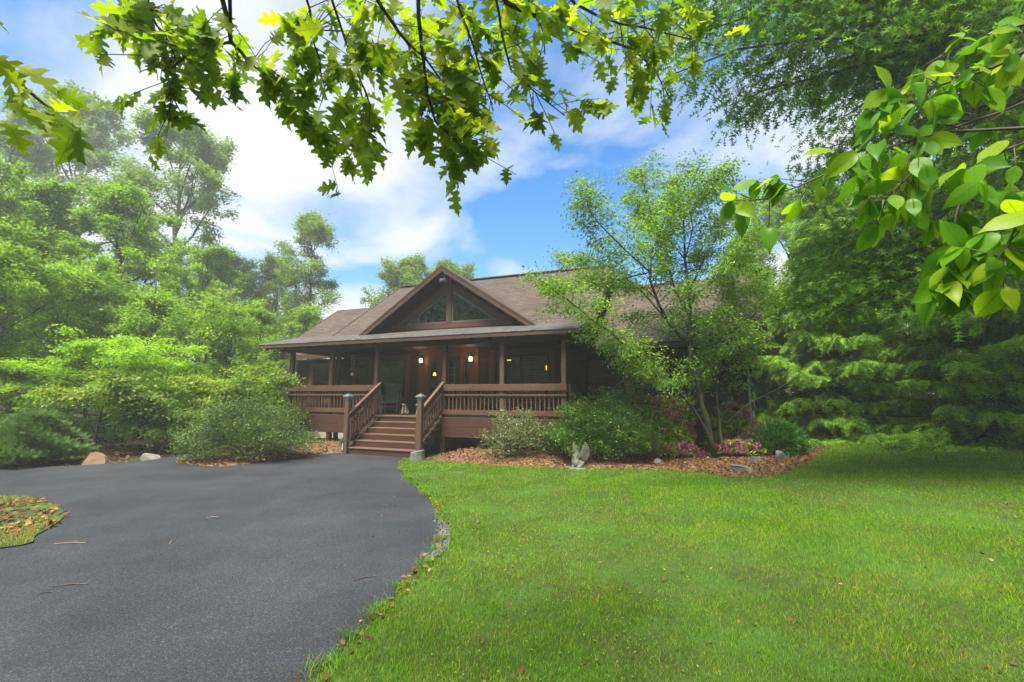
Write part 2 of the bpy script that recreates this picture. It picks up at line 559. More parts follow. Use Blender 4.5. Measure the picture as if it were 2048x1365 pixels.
M['pane_glow'] = lampmat('room_lamp_and_reflections', (1.0, 0.55, 0.08), 1.0)
M['greywood'] = noisy('grey_weathered_wood', [(0.3, (0.0880, 0.0880, 0.0715)), (0.7, (0.1540, 0.1485, 0.1210))], 5, 6, 0.6, 0.2, 15, (6, 6, 0.8))
M['conduit'] = noisy('grey_conduit', [(0.3, (0.16, 0.17, 0.18)), (0.7, (0.24, 0.25, 0.26))], 5, 3, 0.5)
M['hose'] = noisy('green_hose', [(0.3, (0.07, 0.14, 0.09)), (0.7, (0.14, 0.22, 0.15))], 9, 3, 0.4)
M['bark'] = noisy('dark_bark', [(0.3, (0.030, 0.026, 0.022)), (0.7, (0.085, 0.075, 0.062))], 6, 8, 0.85, 0.6, 18, (3, 3, 0.8), 0.2, dist=0.03)
M['barkg'] = noisy('mossy_bark', [(0.3, (0.0217, 0.0198, 0.0149)), (0.7, (0.0744, 0.0682, 0.0558))], 6, 8, 0.85, 0.6, 18, (3, 3, 0.9), 0.2, dist=0.03, second=(4.0, (0.07, 0.09, 0.03), 0.48, 0.62))
M['twig'] = noisy('twig_bark', [(0.3, (0.045, 0.034, 0.026)), (0.7, (0.12, 0.095, 0.075))], 14, 5, 0.7, 0.3)
M['stump'] = noisy('lichen_stump', [(0.3, (0.0765, 0.0900, 0.0675)), (0.7, (0.1620, 0.1800, 0.1395))], 7, 7, 0.85, 0.4, 20)
M['stumptop'] = noisy('cut_wood', [(0.3, (0.1350, 0.1350, 0.1035)), (0.7, (0.2025, 0.2025, 0.1620))], 9, 7, 0.8, 0.2, 20)
M['statue'] = noisy('weathered_cast_stone', [(0.3, (0.0694, 0.0694, 0.0477)), (0.5, (0.1430, 0.1387, 0.1084)), (0.72, (0.2254, 0.2167, 0.1821))], 9, 8, 0.9, 0.5, 40, second=(12, (0.12, 0.14, 0.07), 0.55, 0.68))
for nme, lo, hi, sec in (('rock_tan', (0.13, 0.075, 0.045), (0.26, 0.16, 0.095), (0.19, 0.125, 0.10)), ('rock_grey', (0.1125, 0.1050, 0.0900), (0.2550, 0.2400, 0.2100), (0.0900, 0.0975, 0.0600)),
                         ('rock_dark', (0.07, 0.065, 0.06), (0.20, 0.19, 0.17), (0.14, 0.13, 0.03)), ('rock_pale', (0.1320, 0.1320, 0.1080), (0.2520, 0.2460, 0.2100), (0.0900, 0.1020, 0.0600))):
    M[nme] = noisy(nme, [(0.3, lo), (0.7, hi)], 3.5, 9, 0.9, 0.6, 14, second=(2.6, sec, 0.5, 0.66), dist=0.03)

# asphalt
def asphalt():
    m, t = mat_new('asphalt'); Lk = t.links.new
    tc = nd(t, 'ShaderNodeTexCoord')
    v = nd(t, 'ShaderNodeTexVoronoi', i_Scale=95.0)
    Lk(tc.outputs['Object'], v.inputs['Vector'])
    n = nd(t, 'ShaderNodeTexNoise', i_Scale=0.55, i_Detail=7.0, i_Roughness=0.62)
    Lk(tc.outputs['Object'], n.inputs['Vector'])
    n2 = nd(t, 'ShaderNodeTexNoise', i_Scale=60.0, i_Detail=3.0)
    Lk(tc.outputs['Object'], n2.inputs['Vector'])
    c1 = ramp(t, [(0.35, (0.020, 0.0215, 0.0240)), (0.68, (0.039, 0.0415, 0.0455))])
    Lk(n.outputs['Fac'], c1.inputs[0])
    sp = ramp(t, [(0.0, (0.75, 0.75, 0.75)), (0.45, (0.97, 0.97, 0.97)), (0.85, (1.25, 1.25, 1.25)), (1.0, (2.0, 2.0, 2.0))])
    sepc = nd(t, 'ShaderNodeSeparateColor')
    Lk(v.outputs['Color'], sepc.inputs[0]); Lk(sepc.outputs[0], sp.inputs[0])
    mm = nd(t, 'ShaderNodeMix', data_type='RGBA', blend_type='MULTIPLY'); mm.inputs[0].default_value = 1
    Lk(c1.outputs[0], mm.inputs[6]); Lk(sp.outputs[0], mm.inputs[7])
    p = nd(t, 'ShaderNodeBsdfPrincipled', i_Roughness=0.75)
    p.inputs['Specular IOR Level'].default_value = 0.25
    Lk(mm.outputs[2], p.inputs['Base Color'])
    ad = nd(t, 'ShaderNodeMath', operation='MULTIPLY_ADD', i_1=-1.0)
    Lk(v.outputs['Distance'], ad.inputs[0]); Lk(n2.outputs['Fac'], ad.inputs[2])
    b = nd(t, 'ShaderNodeBump', i_Strength=0.7, i_Distance=0.004)
    Lk(ad.outputs[0], b.inputs['Height']); Lk(b.outputs[0], p.inputs['Normal'])
    return finish(m, p.outputs[0])


M['asphalt'] = asphalt()


def shingles(name, c0, c1, c2, moss=None):
    m, t = mat_new(name); Lk = t.links.new
    uv = nd(t, 'ShaderNodeTexCoord')
    br = nd(t, 'ShaderNodeTexBrick', i_Scale=1.0, i_Mortar_Size=0.012, i_Mortar_Smooth=0.3, i_Bias=0.0, i_Brick_Width=0.30, i_Row_Height=0.145)
    br.offset = 0.37; br.offset_frequency = 2
    br.inputs['Color1'].default_value = (0, 0, 0, 1); br.inputs['Color2'].default_value = (1, 1, 1, 1); br.inputs['Mortar'].default_value = (0, 0, 0, 1)
    Lk(uv.outputs['UV'], br.inputs['Vector'])
    n = nd(t, 'ShaderNodeTexNoise', i_Scale=0.8, i_Detail=8.0, i_Roughness=0.65)
    Lk(uv.outputs['UV'], n.inputs['Vector'])
    wn = nd(t, 'ShaderNodeTexNoise', i_Scale=22.0, i_Detail=3.0)
    Lk(uv.outputs['UV'], wn.inputs['Vector'])
    a = nd(t, 'ShaderNodeMath', operation='MULTIPLY_ADD', i_1=0.42)
    Lk(br.outputs['Color'], a.inputs[0])
    b_ = nd(t, 'ShaderNodeMath', operation='MULTIPLY_ADD', i_1=0.5)
    Lk(n.outputs['Fac'], b_.inputs[0]);
    c_ = nd(t, 'ShaderNodeMath', operation='MULTIPLY', i_1=0.25)
    Lk(wn.outputs['Fac'], c_.inputs[0]); Lk(c_.outputs[0], b_.inputs[2]); Lk(b_.outputs[0], a.inputs[2])
    r = ramp(t, [(0.2, c0), (0.52, c1), (0.88, c2)])
    Lk(a.outputs[0], r.inputs[0])
    col = r.outputs[0]
    if moss:
        n2 = nd(t, 'ShaderNodeTexNoise', i_Scale=3.0, i_Detail=8.0, i_Roughness=0.7)
        Lk(uv.outputs['UV'], n2.inputs['Vector'])
        r2 = ramp(t, [(0.42, (0, 0, 0)), (0.62, (1, 1, 1))])
        Lk(n2.outputs['Fac'], r2.inputs[0])
        mxc = nd(t, 'ShaderNodeMix', data_type='RGBA')
        Lk(r2.outputs[0], mxc.inputs[0]); Lk(col, mxc.inputs[6]); mxc.inputs[7].default_value = (*moss, 1)
        col = mxc.outputs[2]
    # dark line at the butt of every course
    sp = nd(t, 'ShaderNodeSeparateXYZ'); Lk(uv.outputs['UV'], sp.inputs[0])
    dv = nd(t, 'ShaderNodeMath', operation='DIVIDE', i_1=0.145); Lk(sp.outputs['Y'], dv.inputs[0])
    fr = nd(t, 'ShaderNodeMath', operation='FRACT'); Lk(dv.outputs[0], fr.inputs[0])
    p = nd(t, 'ShaderNodeBsdfPrincipled', i_Roughness=0.85)
    p.inputs['Specular IOR Level'].default_value = 0.25
    ln = ramp(t, [(0.0, (0.30, 0.30, 0.30)), (0.16, (0.45, 0.45, 0.45)), (0.26, (1, 1, 1))])
    Lk(fr.outputs[0], ln.inputs[0])
    ml = nd(t, 'ShaderNodeMix', data_type='RGBA', blend_type='MULTIPLY'); ml.inputs[0].default_value = 1
    Lk(col, ml.inputs[6]); Lk(ln.outputs[0], ml.inputs[7])
    Lk(ml.outputs[2], p.inputs['Base Color'])
    hsum = nd(t, 'ShaderNodeMath', operation='MULTIPLY_ADD', i_1=-1.0)
    Lk(fr.outputs[0], hsum.inputs[0]); Lk(br.outputs['Color'], hsum.inputs[2])
    bp = nd(t, 'ShaderNodeBump', i_Strength=0.8, i_Distance=0.012)
    Lk(hsum.outputs[0], bp.inputs['Height']); Lk(bp.outputs[0], p.inputs['Normal'])
    return finish(m, p.outputs[0])


M['shingle'] = shingles('brown_shingles', (0.040, 0.029, 0.0215), (0.075, 0.056, 0.0415), (0.114, 0.088, 0.067))
M['shingle_moss_sheen'] = shingles('weathered_mossy_sheen_shingles', (0.040, 0.035, 0.032), (0.090, 0.079, 0.072), (0.165, 0.147, 0.137), moss=(0.085, 0.085, 0.062))  # grey tone is partly real moss, partly grazing-angle light put into the colour

M['ridge'] = noisy('ridge_shingles', [(0.3, (0.0750, 0.0540, 0.0465)), (0.7, (0.1275, 0.0938, 0.0810))], 9, 6, 0.85, 0.2)
# ground covers
M['soil'] = noisy('forest_floor', [(0.3, (0.022, 0.017, 0.012)), (0.55, (0.055, 0.040, 0.026)), (0.8, (0.10, 0.072, 0.045))], 3.0, 10, 0.95, 0.8, 20, second=(0.5, (0.03, 0.04, 0.014), 0.5, 0.7), dist=0.03)
M['mulch'] = noisy('mulch', [(0.25, (0.060, 0.030, 0.018)), (0.5, (0.15, 0.078, 0.045)), (0.78, (0.28, 0.16, 0.09))], 14.0, 9, 0.95, 0.9, 40, second=(1.2, (0.17, 0.12, 0.055), 0.52, 0.72), dist=0.03)
M['turf'] = noisy('turf_base', [(0.25, (0.0275, 0.0375, 0.0080)), (0.5, (0.0468, 0.0650, 0.0110)), (0.72, (0.0688, 0.0750, 0.0200)), (0.85, (0.1100, 0.0750, 0.0375))], 5.0, 10, 0.95, 0.9, 50, second=(0.9, (0.055, 0.12, 0.018), 0.45, 0.65), dist=0.03)
M['gravel'] = noisy('grey_gravel', [(0.2, (0.035, 0.038, 0.042)), (0.5, (0.09, 0.095, 0.10)), (0.8, (0.22, 0.22, 0.22))], 30, 5, 0.85, 0.6, 60)

M['grass'] = leafmat('grass_blade', [(0.0, (0.0459, 0.1208, 0.0038)), (0.35, (0.0725, 0.1788, 0.0045)), (0.7, (0.1106, 0.2270, 0.0068)), (0.9, (0.1603, 0.2513, 0.0132)), (0.97, (0.2746, 0.2803, 0.0454)), (1.0, (0.2290, 0.1931, 0.0321))], (1.15, 1.25, 0.8), 0.35, 0.7, 0.1, patch=1.3, gain=1.5)
M['grass_pale'] = leafmat('pale_grass_blade', [(0.0, (0.13, 0.19, 0.02)), (0.5, (0.24, 0.27, 0.04)), (0.85, (0.34, 0.33, 0.09)), (1.0, (0.42, 0.36, 0.17))], (1.15, 1.2, 0.8), 0.35, 0.7, 0.1)
M['litter'] = leafmat('fallen_leaf', [(0.0, (0.0560, 0.0240, 0.0128)), (0.3, (0.1200, 0.0560, 0.0288)), (0.6, (0.2000, 0.1000, 0.0520)), (0.85, (0.2880, 0.1680, 0.0960)), (1.0, (0.3680, 0.2480, 0.1360))], (1, 0.9, 0.7), 0.15, 0.7, 0.1, gain=1.0)
M['oak'] = leafmat('oak_leaf', [(0.0, (0.0734, 0.1331, 0.0058)), (0.5, (0.1160, 0.1830, 0.0067)), (1.0, (0.1833, 0.2272, 0.0086))], (1.45, 1.45, 0.6), 0.64, 0.5, 0.2, veins=True, gain=1.55)
M['ovate'] = leafmat('ovate_leaf', [(0.0, (0.0468, 0.1355, 0.0058)), (0.6, (0.0884, 0.2061, 0.0067)), (1.0, (0.1767, 0.2548, 0.0077))], (1.75, 1.6, 0.6), 0.55, 0.42, 0.25, veins=True, gain=1.5)
M['pinoak'] = leafmat('pin_oak_leaf', [(0.0, (0.0227, 0.0669, 0.0023)), (0.6, (0.0455, 0.1088, 0.0032)), (1.0, (0.0909, 0.1631, 0.0037))], (1.6, 1.6, 0.6), 0.5, 0.5, 0.15, gain=1.9)
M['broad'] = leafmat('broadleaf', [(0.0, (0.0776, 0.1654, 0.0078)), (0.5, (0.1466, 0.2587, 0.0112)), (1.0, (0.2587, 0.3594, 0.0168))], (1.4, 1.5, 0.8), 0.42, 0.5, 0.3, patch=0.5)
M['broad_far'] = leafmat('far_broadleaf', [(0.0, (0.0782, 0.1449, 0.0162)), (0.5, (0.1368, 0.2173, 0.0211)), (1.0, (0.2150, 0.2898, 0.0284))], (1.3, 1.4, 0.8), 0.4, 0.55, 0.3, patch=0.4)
M['lime'] = leafmat('lime_leaf', [(0.0, (0.1169, 0.2508, 0.0056)), (0.5, (0.1925, 0.3432, 0.0067)), (1.0, (0.3025, 0.4224, 0.0078))], (1.5, 1.5, 0.6), 0.45, 0.5, 0.3)
M['redbud'] = leafmat('redbud_leaf', [(0.0, (0.0688, 0.1440, 0.0168)), (0.5, (0.1313, 0.2160, 0.0168)), (1.0, (0.2500, 0.2820, 0.0210))], (1.4, 1.4, 0.7), 0.42, 0.5, 0.3, patch=0.6)
M['small'] = leafmat('serviceberry_leaf', [(0.0, (0.0491, 0.1188, 0.0099)), (0.55, (0.0983, 0.1980, 0.0127)), (0.85, (0.1966, 0.3036, 0.0127)), (1.0, (0.2808, 0.3696, 0.0141))], (1.5, 1.6, 0.8), 0.45, 0.42, 0.4, patch=0.7)
M['shrub'] = leafmat('shrub_leaf', [(0.0, (0.0300, 0.0823, 0.0066)), (0.6, (0.0661, 0.1411, 0.0088)), (1.0, (0.1441, 0.2352, 0.0122))], (1.2, 1.3, 0.7), 0.28, 0.32, 0.5, patch=0.9)
M['olive'] = leafmat('olive_shrub_leaf', [(0.0, (0.0369, 0.0750, 0.0178)), (0.55, (0.0775, 0.1279, 0.0292)), (1.0, (0.1476, 0.1985, 0.0527))], (1.2, 1.25, 0.7), 0.3, 0.42, 0.4, patch=0.9)
M['sage'] = leafmat('sage_shrub_leaf', [(0.0, (0.055, 0.090, 0.036)), (0.55, (0.115, 0.160, 0.058)), (1.0, (0.22, 0.26, 0.11))], (1.2, 1.25, 0.7), 0.3, 0.42, 0.4)
M['rhodo'] = leafmat('rhododendron_leaf', [(0.0, (0.0956, 0.1847, 0.0168)), (0.5, (0.2184, 0.3299, 0.0240)), (0.85, (0.4368, 0.4750, 0.0360)), (1.0, (0.6006, 0.4486, 0.0540))], (1.1, 1.1, 0.7), 0.28, 0.35, 0.5)
M['spruce'] = leafmat('spruce_needles', [(0.0, (0.0348, 0.0844, 0.0073)), (0.5, (0.0697, 0.1456, 0.0119)), (1.0, (0.1481, 0.2453, 0.0192))], (1.0, 1.1, 0.7), 0.25, 0.6, 0.12, patch=0.5, gain=2.1)
M['yew'] = leafmat('yew_needles', [(0.0, (0.0116, 0.0461, 0.0084)), (0.55, (0.0347, 0.1280, 0.0210)), (0.85, (0.0867, 0.2688, 0.0378)), (1.0, (0.2023, 0.5120, 0.0630))], (1.0, 1.1, 0.7), 0.2, 0.5, 0.2, gain=1.3)
M['juniper'] = leafmat('juniper_needles', [(0.0, (0.0473, 0.1040, 0.0264)), (0.5, (0.0878, 0.1690, 0.0462)), (1.0, (0.1620, 0.2470, 0.0660))], (1.0, 1.1, 0.7), 0.25, 0.5, 0.3)
M['pink'] = leafmat('pink_petal', [(0.0, (0.3481, 0.0829, 0.2155)), (0.5, (0.4559, 0.1574, 0.3149)), (1.0, (0.5801, 0.3149, 0.4309))], (1.0, 0.8, 0.9), 0.35, 0.6, 0.1, gain=1.0)
M['purple'] = leafmat('purple_petal', [(0.0, (0.34, 0.08, 0.34)), (1.0, (0.50, 0.20, 0.48))], (1.0, 0.8, 1.0), 0.35, 0.6, 0.1, gain=1.0)

# ================================================================== the house (local axes: u along the porch to the right, v into the house, z up)
house = thing('log_house', 'single-storey brown log house with deep front porch, gable window and brown shingle roof', 'house', tuple(HO), HA)


def slab(name, corners, mat, parent, th=0.16, uvdir=None):
    """roof plane: 4 corners of its top (eave left, eave right, top right, top left), thickness downwards"""
    g = Geo()
    C = np.array(corners, float)
    nrm = np.cross(C[1] - C[0], C[3] - C[0]); nrm /= np.linalg.norm(nrm)
    if nrm[2] < 0:
        nrm = -nrm
    lo = C - np.array([0, 0, th])
    eu = unit(C[1] - C[0]); es = np.cross(nrm, eu)
    uv = np.array([[(c - C[0]) @ eu + 50, (c - C[0]) @ es + 0.0] for c in C])
    g.add(C, [np.array([[0, 1, 2, 3]])], [uv[None]])
    g.add(np.concatenate([C, lo]), [np.array([[7, 6, 5, 4], [0, 4, 5, 1], [1, 5, 6, 2], [2, 6, 7, 3], [3, 7, 4, 0]])])
    return g.build(name, mat, parent)


ZE, VE = 3.735, -0.35            # porch eave
VB, ZB = 1.35, 4.16              # where the low porch roof meets the steep roof
SL = 0.676
VR = 5.75; ZR = ZB + SL * (VR - VB)
VL = 3.72; ZL = ZB + SL * (VL - VB)
UL, UM, UR = -11.85, -9.9, 0.5
zmain = lambda v: ZB + SL * (v - VB)
roof = slab('roof', [(UM, VB, ZB), (UR, VB, ZB), (UR, VR, ZR), (UM, VR, ZR)], M['shingle'], house)
rb = slab('back_slope', [(UR, 2 * VR - VB, ZB), (UM, 2 * VR - VB, ZB), (UM, VR, ZR), (UR, VR, ZR)], M['shingle'], roof)
g = Geo(); g.bar((UM, VR, ZR + .02), (UR, VR, ZR + .02), 0.30, 0.03); g.build('ridge_cap', M['ridge'], roof)
g = Geo()
for u_, v_ in ((UM - .02, VL + .02), (UR + .02, VB)):
    g = Geo(); g.bar((u_, v_, zmain(v_) - .11), (u_, VR, ZR - .11), 0.04, 0.22); g.bar((u_, VR, ZR - .11), (u_, 2 * VR - VB, ZB - .11), 0.04, 0.22)
    g.build('barge_board', M['fascia'], roof)
lroof = slab('roof', [(UL, VB, ZB), (UM - .05, VB, ZB), (UM - .05, VL, ZL), (UL, VL, ZL)], M['shingle'], house)
lroof['label'] = 'lower roof section stepping down at the left end'
slab('back_slope', [(UM - .05, 2 * VL - VB, ZB), (UL, 2 * VL - VB, ZB), (UL, VL, ZL), (UM - .05, VL, ZL)], M['shingle'], lroof)
g = Geo(); g.bar((UL - .02, VB, ZB - .11), (UL - .02, VL, ZL - .11), 0.04, 0.22); g.bar((UL - .02, VL, ZL - .11), (UL - .02, 2 * VL - VB, ZB - .11), 0.04, 0.22)
g.build('barge_board', M['fascia'], lroof)
# porch roof, low slope
proof = slab('porch_roof', [(UL, VE, ZE), (UR, VE, ZE), (UR, VB - .004, ZB), (UL, VB - .004, ZB)], M['shingle_moss_sheen'], house, 0.10)
g = Geo()
n_ = 60
for i in range(n_):       # slightly wavy shingle edge over the drip edge
    a, b = UL + (UR - UL) * i / n_, UL + (UR - UL) * (i + 1) / n_
    dz = random.uniform(-.007, .007)
    g.box(a, b, VE - .030, VE - .012, ZE - .052 + dz, ZE + .004 + dz)
g.build('drip_edge', M['metal_edge'], proof)
g = Geo(); g.box(UL, UR, VE - .011, VE + .035, ZE - .185, ZE - .045); g.build('fascia', M['fascia'], proof, bevel=.004)
g = Geo(); g.bar((UL - .022, VE + .04, ZE - .11), (UL - .022, VB, ZB - .10), 0.04, 0.17); g.build('barge_board', M['fascia'], proof); g = Geo(); g.bar((UR + .022, VE + .04, ZE - .11), (UR + .022, VB, ZB - .10), 0.04, 0.17)
g.build('barge_board', M['fascia'], proof)
for u_ in np.arange(UL + .3, UR, 0.61):
    g = Geo(); g.bar((u_, VE + .04, ZE - .19), (u_, VB + 1.2, ZB + .10), 0.05, 0.14); g.build('rafter', M['wood'], proof)
# right wing roof
WV, WZ, WU = 1.6, 3.43, 5.38
wroof = slab('roof', [(UR + .05, WV, WZ), (WU, WV, WZ), (WU, VR, WZ + SL * (VR - WV)), (UR + .05, VR, WZ + SL * (VR - WV))], M['shingle'], house)
wroof['label'] = 'lower roof over the right wing'
slab('back_slope', [(WU, 2 * VR - WV, WZ), (UR + .05, 2 * VR - WV, WZ), (UR + .05, VR, WZ + SL * (VR - WV)), (WU, VR, WZ + SL * (VR - WV))], M['shingle'], wroof)
g = Geo(); g.box(UR + .05, WU, WV - .035, WV - .003, WZ - .19, WZ - .035); g.build('fascia', M['fascia'], wroof)
g = Geo(); g.bar((WU + .022, WV, WZ - .11), (WU + .022, VR, WZ + SL * (VR - WV) - .11), 0.04, 0.22); g.build('barge_board', M['fascia'], wroof)
g = Geo(); g.box(WU - .35, WU + .30, 2.15, 2.32, 2.98, 3.18); g.build('beam', M['log'], house)

# front gable
GA, GV, GW = -4.65, 0.80, 3.43
GZ = 6.32; GS = 0.662
GB = GZ - GS * GW
va = lambda z: VB + (z - ZB) / SL
groof = slab('gable_roof', [(GA - GW, VB + .05, GB), (GA - GW, GV, GB), (GA, GV, GZ), (GA, va(GZ) + .1, GZ)], M['shingle'], house, 0.12)
slab('right_slope', [(GA + GW, GV, GB), (GA + GW, VB + .05, GB), (GA, va(GZ) + .1, GZ), (GA, GV, GZ)], M['shingle'], groof, 0.12)
for s in (-1, 1):
    g = Geo()
    a = (GA, GV - .035, GZ + .005); 
    for (h0, h1, v0, v1) in ((-.01, .205, GV - .035, GV - .003), (-.022, .035, GV - .052, GV - .036)):
        e = 0.0 if h1 < .1 else 0.0
        U0, U1 = GA, GA + s * (GW + .03)
        Z0, Z1 = GZ, GZ - GS * (GW + .03)
        q = [(U0, v0, Z0 - h1), (U1, v0, Z1 - h1), (U1, v1, Z1 - h1), (U0, v1, Z0 - h1), (U0, v0, Z0 - h0), (U1, v0, Z1 - h0), (U1, v1, Z1 - h0), (U0, v1, Z0 - h0)]
        g.hexa(q)
    g.build('rake_board', M['fascia'], groof)
GWV = 1.45
gz = lambda u, dz=0: GZ - .14 - GS * abs(u - GA) - dz
g = Geo()
hw = (GZ - .14 - 4.12) / GS
g.add([(GA - hw, GWV, 4.12), (GA + hw, GWV, 4.12), (GA, GWV, GZ - .14), (GA - hw, GWV + .12, 4.12), (GA + hw, GWV + .12, 4.12), (GA, GWV + .12, GZ - .14)],
      [np.array([[0, 1, 2], [5, 4, 3]])])
g.build('gable_wall', M['wood'], house)
g = Geo()
g.box(GA - 2.45, GA + 2.45, GWV - .09, GWV - .002, 4.20, 4.40)          # bottom chord
for s in (-1, 1):                                                        # top chords
    for_ = [(GA + s * 1.93, GWV - .075, 4.402), (GA + s * .09, GWV - .075, gz(GA + .09, .56)), (GA + s * .09, GWV - .075, gz(GA + .09, .26)), (GA + s * 2.28, GWV - .075, 4.402)]
    bk = [(a, GWV - .002, c) for a, _, c in for_]
    if s < 0:
        g.hexa([for_[0], for_[1], bk[1], bk[0], for_[3], for_[2], bk[2], bk[3]])
    else:
        g.hexa([for_[0], for_[1], bk[1], bk[0], for_[3], for_[2], bk[2], bk[3]])
g.box(GA - .09, GA + .09, GWV - .10, GWV - .002, 4.402, gz(GA, .10))
g.build('gable_truss', M['rail'], house)
for s in (-1, 1):
    g = Geo()
    a0, a1 = GA + s * .092, GA + s * 1.80
    zt = gz(a0, .60)
    tri = np.array([(a0, 4.403), (a1 + s * .06, 4.403), (a0, zt + .04)])
    inn = np.array([(a0 + s * .045, 4.448), (a1 - s * .10, 4.448), (a0 + s * .045, zt - .06)])
    for i in range(3):
        j = (i + 1) % 3
        q = [tri[i], tri[j], inn[j], inn[i]]
        g.hexa([(u, GWV - .045, z) for u, z in q] + [(u, GWV - .003, z) for u, z in q])
    wf = g.build('gable_window', M['greywood'], house)
    g = Geo(); g.add([(u, GWV - .012, z) for u, z in inn], np.array([[0, 1, 2]] if s > 0 else [[0, 2, 1]])); g.build('pane', M['glass'], wf)
g = Geo(); g.box(GA - .015, GA + .015, GV + .20, GV + .23, GZ - .42, GZ - .16); g.tube([(GA - .02, GV + .18, GZ - .44), (GA - .10, GV + .06, GZ - .50)], [.05, .065], 8); g.tube([(GA + .02, GV + .18, GZ - .44), (GA + .09, GV + .06, GZ - .52)], [.05, .065], 8)
g.build('floodlight', M['conduit'], house)


# log walls
def logwall(name, u0, u1, v, z0, z1, parent, mat='log', pitch=0.262, ref=1.92, axis='u', ends=(0, 0)):
    g = Geo()
    k0 = math.floor((z0 - ref) / pitch)
    z = ref + k0 * pitch
    i = 0
    while z < z1 - .01:
        a, b = max(z, z0), min(z + pitch, z1)
        if b - a > .02:
            c = min(.016, (b - a) / 4); d = .022
            pr = [(v + .15, a), (v + d, a + .001), (v, a + c), (v, b - c), (v + d, b - .001), (v + .15, b)]
            e0 = ends[0] if i % 2 else ends[0] * .55
            e1 = ends[1] if i % 2 else ends[1] * .55
            A = [(u0 - e0, p, q) for p, q in pr]; B = [(u1 + e1, p, q) for p, q in pr]
            if axis == 'v':
                A = [(q_[1], q_[0], q_[2]) for q_ in A]; B = [(q_[1], q_[0], q_[2]) for q_ in B]
            n = len(pr)
            fs = [np.array([[k, k + n, k + n + 1, k + 1] for k in range(n - 1)]), np.arange(n).reshape(1, -1), np.arange(n)[::-1].reshape(1, -1) + n]
            g.add(A + B, fs)
        z += pitch; i += 1
    return g.build(name, M[mat], parent)


WV0 = 2.6
logwall('log_wall', -10.3, 0.02, WV0, 0.62, 4.0, house, ends=(.28, 0))
logwall('log_wall', 0.14, 4.72, 2.30, 0.30, 3.38, house, ends=(.0, .26))
logwall('side_wall', 2.46, 9.5, -10.26, 0.62, 4.3, house, axis='v')
logwall('side_wall', 2.62, 9.5, 4.55, 0.30, 5.4, house, axis='v')
for k in range(14):      # corner log ends between porch and wing
    z = .31 + k * .262
    g = Geo(); g.box(-.01 if k % 2 else .04, .139, 1.94 if k % 2 else 2.06, 2.62, z, z + .25)
    g.build('corner_log', M['log'], house, bevel=.012)
g = Geo(); g.box(-10.25, 0.0, WV0 + .02, WV0 + .14, -1.0, .615); g.build('foundation', M['concrete'], house)
g = Geo(); g.box(0.14, 4.6, 2.36, 2.48, -.5, .295); g.build('foundation', M['concrete'], house)
# left rear wing seen through the porch
logwall('log_wall', -17.0, -10.27, 6.4, 0.40, 3.75, house, ends=(.28, 0))['label'] = 'log wall of the rear wing seen through the porch'
g = Geo(); g.box(-16.9, -10.27, 6.44, 6.54, -1.6, .395); g.build('foundation', M['concrete'], house)
r2 = slab('roof', [(-17.7, 5.75, 3.98), (-10.2, 5.75, 3.98), (-10.2, 8.6, 5.3), (-17.7, 8.6, 5.3)], M['shingle'], house)
r2['label'] = 'shingle roof of the rear wing at the left'
slab('back_slope', [(-10.2, 11.4, 3.98), (-17.7, 11.4, 3.98), (-17.7, 8.6, 5.3), (-10.2, 8.6, 5.3)], M['shingle'], r2)
g = Geo(); g.box(-17.7, -10.27, 5.70, 5.745, 3.74, 3.95); g.build('fascia', M['fascia'], r2)


def window(u0, u1, z0, z1, v, parent, trim=.14, mull=0, blind=False, mat='cedar', name='window', sash=.05):
    g = Geo()
    g.box(u0 - trim, u0, v - .05, v + .02, z0 - trim, z1 + trim)
    g.box(u1, u1 + trim, v - .05, v + .02, z0 - trim, z1 + trim)
    g.box(u0 + .001, u1 - .001, v - .047, v + .02, z1, z1 + trim)
    g.box(u0 + .001, u1 - .001, v - .060, v + .02, z0 - trim, z0)
    wn = g.build(name, M[mat], parent, bevel=.006)
    g = Geo()
    cols = mull + 1
    for i in range(cols):
        a = u0 + (u1 - u0) * i / cols + .002; b = u0 + (u1 - u0) * (i + 1) / cols - .002
        g.box(a, a + sash, v - .035, v + .015, z0 + .002, z1 - .002); g.box(b - sash, b, v - .035, v + .015, z0 + .002, z1 - .002)
        g.box(a + sash, b - sash, v - .033, v + .015, z0 + .002, z0 + sash); g.box(a + sash, b - sash, v - .033, v + .015, z1 - sash, z1 - .002)
    g.build('sash', M['wood'], wn)
    g = Geo()
    for i in range(cols):
        a = u0 + (u1 - u0) * i / cols + sash; b = u0 + (u1 - u0) * (i + 1) / cols - sash
        g.add([(a, v - .012, z0 + sash), (b, v - .012, z0 + sash), (b, v - .012, z1 - sash), (a, v - .012, z1 - sash)], np.array([[0, 1, 2, 3]]))
    g.build('pane', M['glass'], wn)
    if blind:
        g = Geo()
        a, b = blind
        for z in np.arange(z0 + .06, z1 - .08, .055):
            g.add([(a, v - .014, z), (b, v - .014, z), (b, v - .020, z + .034), (a, v - .020, z + .034)], np.array([[0, 1, 2, 3]]))
        g.build('blind', M['blind'], wn)
    return wn


window(-8.75, -7.28, 1.75, 3.25, WV0, house, .20, 0)
window(-9.75, -9.15, 1.75, 3.25, WV0, house, .16, 0)
window(-3.38, -1.30, 1.80, 3.28, WV0, house, .20, 1, (-2.28, -1.36))
window(1.55, 3.50, 1.80, 3.05, 2.30, house, .20, 1)
window(-16.0, -14.7, 1.6, 3.3, 6.4, house, .22, 0)

